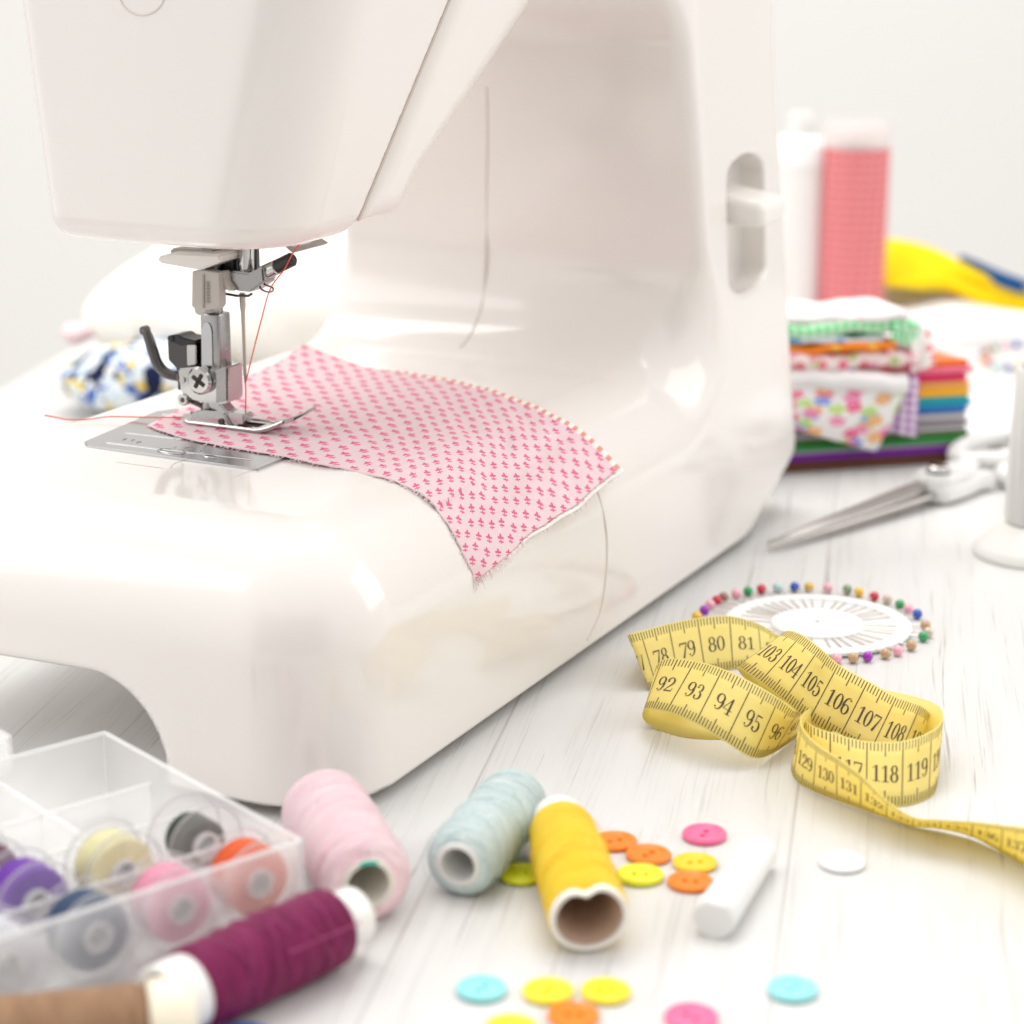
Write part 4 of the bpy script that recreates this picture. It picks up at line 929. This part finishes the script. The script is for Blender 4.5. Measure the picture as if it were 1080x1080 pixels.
bobbin('dark_green', 1.15, 3.1, (.03, .045, .03), (.07, .09, .065), 'dark green bobbin in the second row behind the orange-red one', 1.75, rfill=.66)
bobbin('cream_yellow', 3.55, 3.1, (.86, .80, .38), (.90, .86, .55), 'cream yellow bobbin in the second row behind the rose pink one', 1.7)
bobbin('violet', 6.0, 3.05, (.12, .015, .35), (.22, .05, .50), 'violet bobbin in the second row behind the navy one', 1.65)
bobbin('burgundy', 6.2, 5.2, (.10, .008, .04), (.22, .03, .10), 'burgundy bobbin at the back of the box by the left edge', 1.6)

# ================================================================ SCISSORS
BL = metal('scissor_steel', (.40, .375, .36), .34); WP = plastic('white_handle_plastic', (.76, .755, .745), .3, .3)
tip, piv = G(810, 577, .35), G(987, 508, .9); d = Vector((piv.x-tip.x, piv.y-tip.y, 0)); L = d.length
sc = empty('scissors', mat=frame((tip.x, tip.y, 0), (piv.x, piv.y, 0)))
tag(sc, 'large scissors with steel blades and white plastic handles lying behind the pin wheel', 'scissors')
def blade(sgn, z0, z1):
    bm = bmesh.new(); n = 26
    rows = []
    for i in range(n+1):
        t = i/n; wd = .02+.84*min(1, t*1.15)**.8*(1 if t < .9 else 1-.25*(t-.9)/.1)
        x = t*L; e_in = -.24*sgn*t; e_out = e_in+sgn*wd
        z = z0+(z1-z0)*t
        rows.append([bm.verts.new((x, e_in, z)), bm.verts.new((x, e_in+sgn*wd*.42, z+.16)), bm.verts.new((x, e_out-sgn*.05, z+.18)), bm.verts.new((x, e_out, z+.08)), bm.verts.new((x, e_out-sgn*.03, z-.02))])
    for A, B in zip(rows, rows[1:]):
        for k in range(5): bm.faces.new((A[k], A[(k+1) % 5], B[(k+1) % 5], B[k]))
    bm.faces.new(rows[0]); bm.faces.new(rows[-1]); return from_bm('blade', bm, BL, sc, sharp=12)
blade(1, .42, .78); blade(-1, .18, .5)
def handle(sgn, z):
    bm = bmesh.new()
    body = [(-.95, -.1*sgn), (-.5, .95*sgn), (1.2, .95*sgn), (2.6, .75*sgn), (3.4, 1.0*sgn), (3.6, .1*sgn), (2.5, -.35*sgn), (1.2, -.75*sgn), (-.2, -.8*sgn)]
    plate(bm, body, .75, T((L, 0, z)), .16, 3)
    pts = [Vector((L+3.0+1.0, 1.2*sgn, z+.4))+Vector((2.9*(1-math.cos(t)), 1.35*sgn*math.sin(t)+.25*sgn*(1-math.cos(t)), 0)) for t in [i*2*math.pi/30 for i in range(30)]]
    tube(bm, pts, .42, 12, closed=True); return from_bm('handle', bm, WP, sc, sharp=40)
handle(1, .55); handle(-1, .12)
bm = bmesh.new(); cyl(bm, (L+.15, 0, 1.0), (L+.15, 0, 1.62), .46, n=28, bev=.1); s1 = from_bm('pivot_screw', bm, CHROME, sc)
bm = bmesh.new(); box(bm, .12, .8, .05, T((L+.15, 0, 1.63), rz=.3), .01); from_bm('screw_slot', bm, DARK, s1)
bm = bmesh.new(); lathe(bm, [(1.2, .55), (1.34, .56), (1.36, .47)], 28, T((L+.15, 0, 0)) @ Matrix.Rotation(-math.pi/2, 4, 'Y')); from_bm('screw_collar', bm, DSTEEL, sc)

# ================================================================ FELT STACK
FL_, FR_ = G(800, 501.5), G(1021, 487); fx = (FR_-FL_).normalized(); bk = (G(962, 347, 4.6)-G(1022, 378, 4.6)); bk.z = 0; fy = Vector((-fx.y, fx.x, 0)); 
def felt_mat(name, c):
    m = M('felt_'+name, c, .95, spec=.05); m.b.inputs['Sheen Weight'].default_value = .35
    x, y, z = m.xyz(); n = m.noise(x*.5, y*.5, z*2.5, 9, 4); m.color(m.mix(n, tuple(v*.8 for v in c), tuple(min(1, v*1.15+.01) for v in c))); m.bump(n, .5, .05); return m
FM = Matrix(((fx.x, fy.x, 0, FR_.x), (fx.y, fy.y, 0, FR_.y), (0, 0, 1, 0), (0, 0, 0, 1)))
feltc = [('brown', (.14, .045, .022), .44, 'lowest sheet, on the table'), ('purple', (.20, .012, .33), .34, 'just above the brown sheet'), ('lilac grey', (.42, .38, .47), .20, 'thin sheet between purple and green'), ('green', (.012, .30, .05), .26, 'lower of the two green sheets'), ('dark green', (.05, .17, .02), .30, 'upper and darker of the two green sheets'),
         ('pale grey', (.50, .47, .50), .27, 'lower of the grey sheets'), ('dark grey', (.30, .28, .30), .22, 'middle sheet of the stack between two pale greys'), ('silver grey', (.55, .52, .56), .34, 'just under the blue sheet'), ('blue', (.015, .15, .45), .30, 'between the silver grey and teal sheets'), ('teal', (.01, .34, .50), .32, 'above the blue sheet'), ('sea green', (.01, .40, .36), .20, 'thin, under the orange-yellow'),
         ('amber', (.90, .42, .02), .42, 'golden sheet in the upper part of the stack'), ('peach orange', (.86, .40, .10), .26, 'thin, under the red-pink sheet'), ('crimson pink', (.78, .03, .13), .36, 'second from the top'), ('rose', (.83, .16, .25), .30, 'thick, under the orange top sheet')]
zz = 0.02
for i, (nm, c, h_, wh) in enumerate(feltc):
    off = random.uniform(-.12, .12); ro = .02; W_ = 14.0
    o = bmesh.new(); jx = .12*math.sin(i*2.3)
    a = bmesh.new(); nn = 20; secx = []
    def fs(s, t): return None
    box(o, W_, 5.6, h_-.015, T((-W_/2+jx-.1, 2.8+off*.5, zz+h_/2)), min(.13, h_*.4), 3)
    for v in o.verts: v.co.z += .03*math.sin(v.co.x*1.3+i)*(1 if i > 0 else .2); v.co.x += .05*math.sin(i*5.1)*(v.co.x > -1)
    for v in o.verts: v.co.z += -.04*max(0, v.co.x+.6)*(1 if i > 2 else 0)
    ob = from_bm('felt_sheet', o, felt_mat(nm.replace(' ', '_'), c), None, sharp=50); ob.matrix_world = Matrix.Translation(Vector((FM[0][3], FM[1][3], 0))*S) @ FM.to_3x3().to_4x4()
    tag(ob, '%s felt sheet in the stack, %s' % (nm, wh), 'felt', 'folded felt sheets in the rainbow stack'); zz += h_
TOP = zz
o = bmesh.new(); plate(o, [(-.15, .1), (-6, .2), (-6.2, 7.6), (-2.2, 7.9)], .3, T((0, 0, TOP+.01)), .08, 3)
ob = from_bm('felt_sheet', o, felt_mat('orange', (.86, .17, .02)), None); ob.matrix_world = Matrix.Translation(Vector((FM[0][3], FM[1][3], 0))*S) @ FM.to_3x3().to_4x4()
tag(ob, 'orange felt sheet topmost in the rainbow stack, showing as a triangle', 'felt', 'folded felt sheets in the rainbow stack')

# ---------------------------------------------------------------- printed cottons folded on the felt
def print_mat(name, base, spots, cell=1.1, rad=.32):
    m = M('cotton_'+name, base, .9, spec=.1); u, v, _ = m.xyz('UV'); c = None
    col = base
    sock = m.mix(m.noise(u, v, 0, .8, 2), base, tuple(x*.95 for x in base))
    for k, sc_ in enumerate(spots):
        ou, ov = u*(1/cell)+k*.37+.13, v*(1/cell)+k*.61+.21; iu, iv = ou.floor(), ov.floor()
        jx = (iu*12.9+iv*7.7+k*3).sin()*.22; jy = (iu*5.1+iv*17.3+k*9).sin()*.22
        px, py = (ou.fract()-.5+jx)*cell, (ov.fract()-.5+jy)*cell; r = (px*px+py*py).sqrt(); a = px.atan2(py)
        R = (a*2.5+k).cos().abs()*rad*.45+rad*.55; f = r.lt(R)*(r.gt(rad*.16)); keep = ((iu*3.1+iv*5.7+k*2.2).sin()).gt(-.25)
        sock = m.mix(f*keep, sock, sc_)
    m.color(sock); return m
def gingham(name, base, dark, cell=.5, diag=False):
    m = M('cotton_'+name, base, .9, spec=.1); u, v, _ = m.xyz('UV')
    if diag: u, v = (u+v)*.707, (v-u)*.707
    a, b = (u/cell).fract().lt(.5), (v/cell).fract().lt(.5); m.color(m.mix((a+b)*.5, base, dark)); return m
def fold(name, c, h_, label, x0, x1, z0, z1l, mat, dep=(0, 5), r=None, sag=0., rot=0., yoff=0.):
    """a folded cloth: a flat loop whose front edge is the rounded fold"""
    h2 = (z1l-z0)
    def fn(s, t):
        x = x0+(x1-x0)*s; L1 = dep[1]-dep[0]; a = t*(2*L1+math.pi*h2/2)
        if a < L1: y, z = dep[1]-a, z0+.01
        elif a < L1+math.pi*h2/2: th_ = (a-L1)/(h2/2); y = dep[0]-math.sin(th_)*h2/2; z = z0+h2/2-math.cos(th_)*h2/2
        else: y, z = dep[0]+(a-L1-math.pi*h2/2), z1l
        z += .10*math.sin(s*7+z0*9)+.05*math.sin(s*19+t*3+z0)+.03*math.sin(s*37+z0*5)-sag*s*s; y += .10*math.sin(s*9+z0*4); x_ = x*math.cos(rot)-y*math.sin(rot); y_ = x*math.sin(rot)+y*math.cos(rot)+yoff
        return FMv(x_, y_, z)
    o = sheet('folded_cloth', fn, 60, 50, mat, None, .05, (abs(x1-x0), 2*(dep[1]-dep[0])+2), at=FMv(x0, 0, z0)); 
    for v in o.data.vertices: v.co -= o.location
    tag(o, label, 'fabric', 'folded print cottons on the felt stack'); return o
def FMv(x, y, z): return Vector((FR_.x, FR_.y, 0))+fx*x+fy*y+Vector((0, 0, z))
Zt = TOP-.9   # the cottons sink in where the stack is already lower behind the machine
FLO = print_mat('bright_flowers', (.86, .84, .83), [(.80, .10, .25), (.20, .32, .75), (.50, .72, .20), (.85, .45, .15), (.85, .25, .45)], 1.6, .50)
fold('a', 0, 0, 'white folded cotton with small purple sprigs, above the hanging floral cloth', -13, -3.55, TOP-.55, TOP+.35, print_mat('purple_sprigs', (.84, .82, .82), [(.35, .15, .60)], 1.9, .22), (-.35, 4.5), sag=.35)
fold('b', 0, 0, 'pink and green blossom print folded above the purple-sprigged cloth', -13, -3.0, TOP+.42, TOP+1.15, print_mat('blossom', (.85, .72, .70), [(.75, .12, .20), (.45, .55, .20), (.80, .35, .45)], 1.0, .30), (-.2, 4.3), sag=.3)
fold('c', 0, 0, 'orange folded cotton between the blossom print and the blue and white cloth', -13, -4.1, TOP+1.2, TOP+1.55, print_mat('orange_dots', (.88, .25, .03), [(.9, .55, .1)], .9, .2), (-.3, 4.2), sag=.25)
fold('d', 0, 0, 'thin blue and white folded cotton under the green gingham', -13, -4.6, TOP+1.6, TOP+1.9, print_mat('blue_stripe', (.75, .80, .86), [(.15, .40, .75)], 1.2, .35), (-.2, 4), sag=.2)
fold('e', 0, 0, 'green gingham cloth near the top of the cotton pile', -13, -3.0, TOP+1.95, TOP+2.5, gingham('green_gingham', (.72, .85, .72), (.03, .58, .15), .45), (-.15, 4.2), sag=.3)
fold('f', 0, 0, 'pinkish white dotted cloth on top of the cotton pile', -13, -3.5, TOP+2.5, TOP+2.95, print_mat('pink_dots', (.88, .82, .83), [(.85, .45, .55)], 1.0, .12), (.0, 3.4), sag=.3)
def drape(name, pts, nu, nv, mat, label, uv, bul=.25):
    """hanging corner of cloth: four corners as points, gently bowed"""
    A, B, Cc, D = pts
    def fn(s, t):
        p = (A.lerp(B, s)).lerp(D.lerp(Cc, s), t); return p-fy*(bul*math.sin(math.pi*min(1, t*1.0))*.8+.08*math.sin(s*9+t*3))-A
    o = sheet(name, fn, nu, nv, mat, None, .05, uv, at=A); tag(o, label, 'fabric', 'folded print cottons on the felt stack'); return o
drape('hanging_cloth', [FMv(-11, -.45, TOP-.35), FMv(-3.5, -.45, TOP-.55), FMv(-5.0, -.75, .95), FMv(-11, -.6, 2.9)], 40, 30, FLO, 'white cloth with bright flowers hanging in a point over the felt stack', (7.5, 4.6))
drape('hanging_cloth', [FMv(-4.3, -.3, TOP-.2), FMv(-2.9, -.3, TOP-.2), FMv(-2.85, -.45, 1.4), FMv(-4.6, -.45, 1.9)], 20, 30, gingham('purple_gingham', (.84, .80, .84), (.32, .05, .38), .62), 'purple gingham corner hanging beside the flowered cloth', (2, 4.4), .1)
drape('hanging_cloth', [FMv(-3.5, -.2, TOP+2.3), FMv(-2.2, .3, TOP+1.9), FMv(-2.0, -.2, TOP+.25), FMv(-3.3, -.4, TOP-.1)], 20, 30, print_mat('red_blossom', (.87, .82, .80), [(.80, .18, .20), (.85, .60, .35)], 1.1, .32), 'white cloth corner with red blossoms above the purple gingham', (1.6, 2.8), .15)
drape('hanging_cloth', [FMv(-4.3, -.25, TOP+2.45), FMv(-3.0, -.1, TOP+2.2), FMv(-3.05, -.35, TOP+1.05), FMv(-4.4, -.4, TOP+1.5)], 16, 16, gingham('green_gingham_end', (.72, .85, .72), (.03, .58, .15), .3), 'green gingham cloth end flapping down at the top of the cotton pile', (1.4, 1.2), .12)
drape('hanging_cloth', [FMv(-4.6, -.2, TOP+1.1), FMv(-2.9, -.1, TOP+.95), FMv(-2.9, -.25, TOP+.45), FMv(-4.5, -.3, TOP+.4)], 14, 14, print_mat('red_white', (.75, .06, .08), [(.85, .7, .68)], .9, .3), 'red and white printed cloth end folded in the cotton pile', (1.8, .8), .1)

# ---------------------------------------------------------------- things further back
def cloth_mat(name, c, c2=None):
    m = M('cloth_'+name, c, .9, spec=.1); x, y, z = m.xyz(); n = m.noise(x, y, z, .5, 4); m.color(m.mix(n, c, c2 or tuple(v*.93 for v in c))); m.bump(m.noise(x, y, z, 1.2, 3), .4, .2); return m
# white folded cloth behind the felt
def wc(u, v, z):
    x = (u-26)/12.5; y = (v-121)/8.0; h_ = 1.5+.25*np.sin(u*.5)+.2*np.sin(v*.9+u*.2)
    q = np.maximum(np.abs(u-28)-13, np.abs(v-133)-7.5-.3*np.sin(u*.4)); return RI(q*.9, (z-h_)*.9, 1.2)
o = sdf_mesh('white_cloth', wc, (12, 123, -1), (43, 143, 4.2), .4, cloth_mat('white', (.85, .85, .85))); tag(o, 'rumpled white cloth spread out behind the felt stack', 'cloth')
# white bottle and pink gauze roll
def upright(name, p, parts, label, cat):
    e = empty(name, p)
    for nm, prof, mt in parts: bm = bmesh.new(); lathe(bm, prof, 56, up); from_bm(nm, bm, mt, e, sharp=50)
    return tag(e, label, cat)
pb = G(838, 342); k = 1.0
upright('bottle', pb, [('bottle_body', [(0, 0), (0, 1.65), (.1, 1.8), (9.8, 1.8), (10.3, 1.72), (10.6, 1.5)], M('white_bottle', (.80, .78, .76), .4)), ('bottle_shoulder', [(9.9, 1.82), (10.9, 1.80), (11.4, 1.55), (11.7, .95), (11.7, 0)], M('white_shoulder', (.86, .86, .85), .4)), ('bottle_cap', [(11.7, .86), (12.8, .80), (13.0, .7), (13.0, 0)], M('greyish_cap', (.72, .71, .69), .4))], 'white round bottle with cap standing right behind the machine column', 'bottle')
pg = G(895, 345)
GZ = M('pink_gauze_roll', (.75, .20, .22), .7); x, y, z = GZ.xyz(); a = x.atan2(y)
lat = ((a*1.9*6.283/.6+z*.6).sin()*.5+.5)*((z*6.283/.5).sin()*.5+.5)
GZ.color(GZ.mix(lat*.75+.1, (.62, .07, .09), (.82, .36, .36)))
roll = upright('ribbon_roll', pg, [('gauze_winding', [(0, 0), (0, 2.05), (11.0, 2.05), (11.05, 1.95)], GZ), ('clear_top', [(11.0, 1.2), (11.05, 2.04), (11.5, 2.02), (12.2, 1.95), (12.4, 1.75), (12.4, 0)], M('pale_pink_top', (.84, .74, .72), .4).seethrough(.55))], 'tall roll of pink mesh with a pale top behind the cotton pile', 'roll')
bm = bmesh.new(); lathe(bm, [(0, 2.12), (12.2, 2.12), (12.7, 2.05), (12.9, 1.7), (12.9, 0)], 56, up); from_bm('clear_sleeve', bm, M('clear_sleeve', (.9, .9, .9), .2).seethrough(.07), roll)
# yellow folded cloth with red underside
YC = cloth_mat('sun_yellow', (.88, .60, .005), (.90, .70, .02))
yp0 = [G(925, 254, 4.3), G(960, 261, 4.3), G(1000, 271, 4.0), G(1040, 287, 3.5), G(1090, 303, 3.1)]
yp1 = [G(925, 300, 2.7), G(960, 300, 2.7), G(1000, 303, 2.4), G(1040, 324, 1.3), G(1090, 336, 1.0)]
y0c, y1c = catmull(yp0, 8), catmull(yp1, 8); A0 = yp1[2].copy(); A0.z = 0
def ycl(s, t):
    a, b = samp(y0c, s), samp(y1c, s); p = a.lerp(b, t); p += Vector((0, -.6*math.sin(math.pi*t)+.35*math.sin(t*11+s*4), .25*math.sin(t*9+s*6))); return p-A0
e = empty('yellow_cloth', A0); sheet('cloth_front', ycl, 60, 24, YC, e, .25, (14, 4))
sheet('red_underside', lambda s, t: ycl(.50+s*.3, .86+t*.2)+Vector((-.1, .5, -.15)), 20, 6, cloth_mat('red', (.60, .03, .02)), e, .15)
sheet('folded_back', lambda s, t: Vector((ycl(s, t).x, ycl(s, t).y+2.2, ycl(s, t).z*(.93))), 40, 16, YC, e, .2)
tag(e, 'bright yellow folded cloth with a red underside lying in the background at right', 'cloth')
bp = [G(1022, 276, 3.8), G(1045, 285, 3.9), G(1070, 296, 3.8), G(1110, 310, 3.2)]; bp2 = catmull(bp, 6); B0 = bp[0].copy(); B0.z = 0
o = sheet('blue_ribbon', lambda s, t: samp(bp2, s)+Vector((0, 2.6+.6*t, -(.9+3.0*t*0)*t-.0))-B0, 24, 4, cloth_mat('blue', (.02, .10, .28)), None, .15, at=B0); tag(o, 'dark blue strip of cloth behind the yellow cloth at the right edge', 'cloth')
bm = bmesh.new(); box(bm, 5.5, 3.2, 2.6, T((0, 0, 1.3), rz=.15), .4, 3); p = G(972, 330); o = from_bm('shade_block', bm, M('pinkish_shade', (.70, .60, .57), .8), None, at=p); o.location.y += .02  # added block, its pinkish grey paints the shade under the yellow cloth
tag(o, 'dull pinkish block added as the shade beneath the yellow cloth', 'box')

# cream bag / blue floral bundle behind the bed on the left
q0 = G(215, 425, 0)
def bag(u, v, z):
    w1 = .5*np.sin(u*.55+z*.3)+.3*np.sin(v*.6+u*.35)+.16*np.sin(z*1.7+u*.9)
    a = np.sqrt(((u+11.0)/9.2)**2+((v-121)/8.5)**2+((z-4.1)/6.0)**2)-1
    b = np.sqrt(((u+17.5)/5.6)**2+((v-116.5)/6.0)**2+((z-3.9)/2.9)**2)-1
    c = np.sqrt(((u+3.0)/9.0)**2+((v-123)/8.0)**2+((z-4.5)/6.3)**2)-1
    d = RU(RU(a*5.5, b*3.2, 1.8), c*5.5, 1.6)+.28*w1; return np.maximum(d, .03-z)
o = sdf_mesh('cream_bundle', bag, (-28, 108, -.3), (8, 134, 12), .4, cloth_mat('cream', (.90, .88, .83), (.88, .84, .77)), None, 3)
tag(o, 'plump cream cloth bundle in the blurred background behind the bed', 'cloth bundle')
FB = M('blue_floral_cotton', (.8, .8, .8), .9, spec=.1); x, y, z = FB.xyz()
sock = FB.mix(FB.noise(x, y, z, 1.6, 2).smooth(.44, .50), (.80, .82, .82), (.62, .72, .78))
sock = FB.mix(FB.noise(x, y, z+7., 1.2, 3, .6).smooth(.53, .58), sock, (.03, .10, .42)); sock = FB.mix(FB.noise(x, y+9., z, 1.3, 2).smooth(.57, .61), sock, (.70, .52, .06))
sock = FB.mix(FB.noise(x+11., y, z, .9, 2).smooth(.54, .60), sock, (.015, .02, .06)); FB.color(sock)
def flo(u, v, z):
    w1 = .35*np.sin(u*1.1+v*.5)+.25*np.sin(z*2.3+u*.8)
    a = np.sqrt(((u+19.0)/3.6)**2+((v-109.5)/3.0)**2+((z-1.8)/1.9)**2)-1; b = np.sqrt(((u+15.6)/1.8)**2+((v-110.)/3.0)**2+((z-1.3)/1.9)**2)-1
    return np.maximum(np.minimum(a*2.1, b*1.9)+.55*w1, .03-z)
o = sdf_mesh('floral_bundle', flo, (-24, 105, -.3), (-9, 114.5, 5.2), .25, FB, None, 3); tag(o, 'blue and yellow floral cloth bundle peeking over the back edge of the machine bed', 'cloth bundle')
pk = CAM+ray(76, 352)*(113/ray(76, 352).y)
def pkf(u, v, z): return np.maximum(np.sqrt(((u-pk.x-.3)/.9)**2+((v-pk.y-1)/1.0)**2+((z-pk.z+.1)/.6)**2)*1.2-1.2+.2*np.sin(u*3+z*2), .03-z)
o = sdf_mesh('pink_cloth', pkf, (pk.x-2, pk.y-1, pk.z-2), (pk.x+2, pk.y+3, pk.z+2), .2, cloth_mat('pink', (.86, .66, .68)), None, 3); tag(o, 'small blurred pink cloth end at the left tip of the cream bundle', 'cloth')
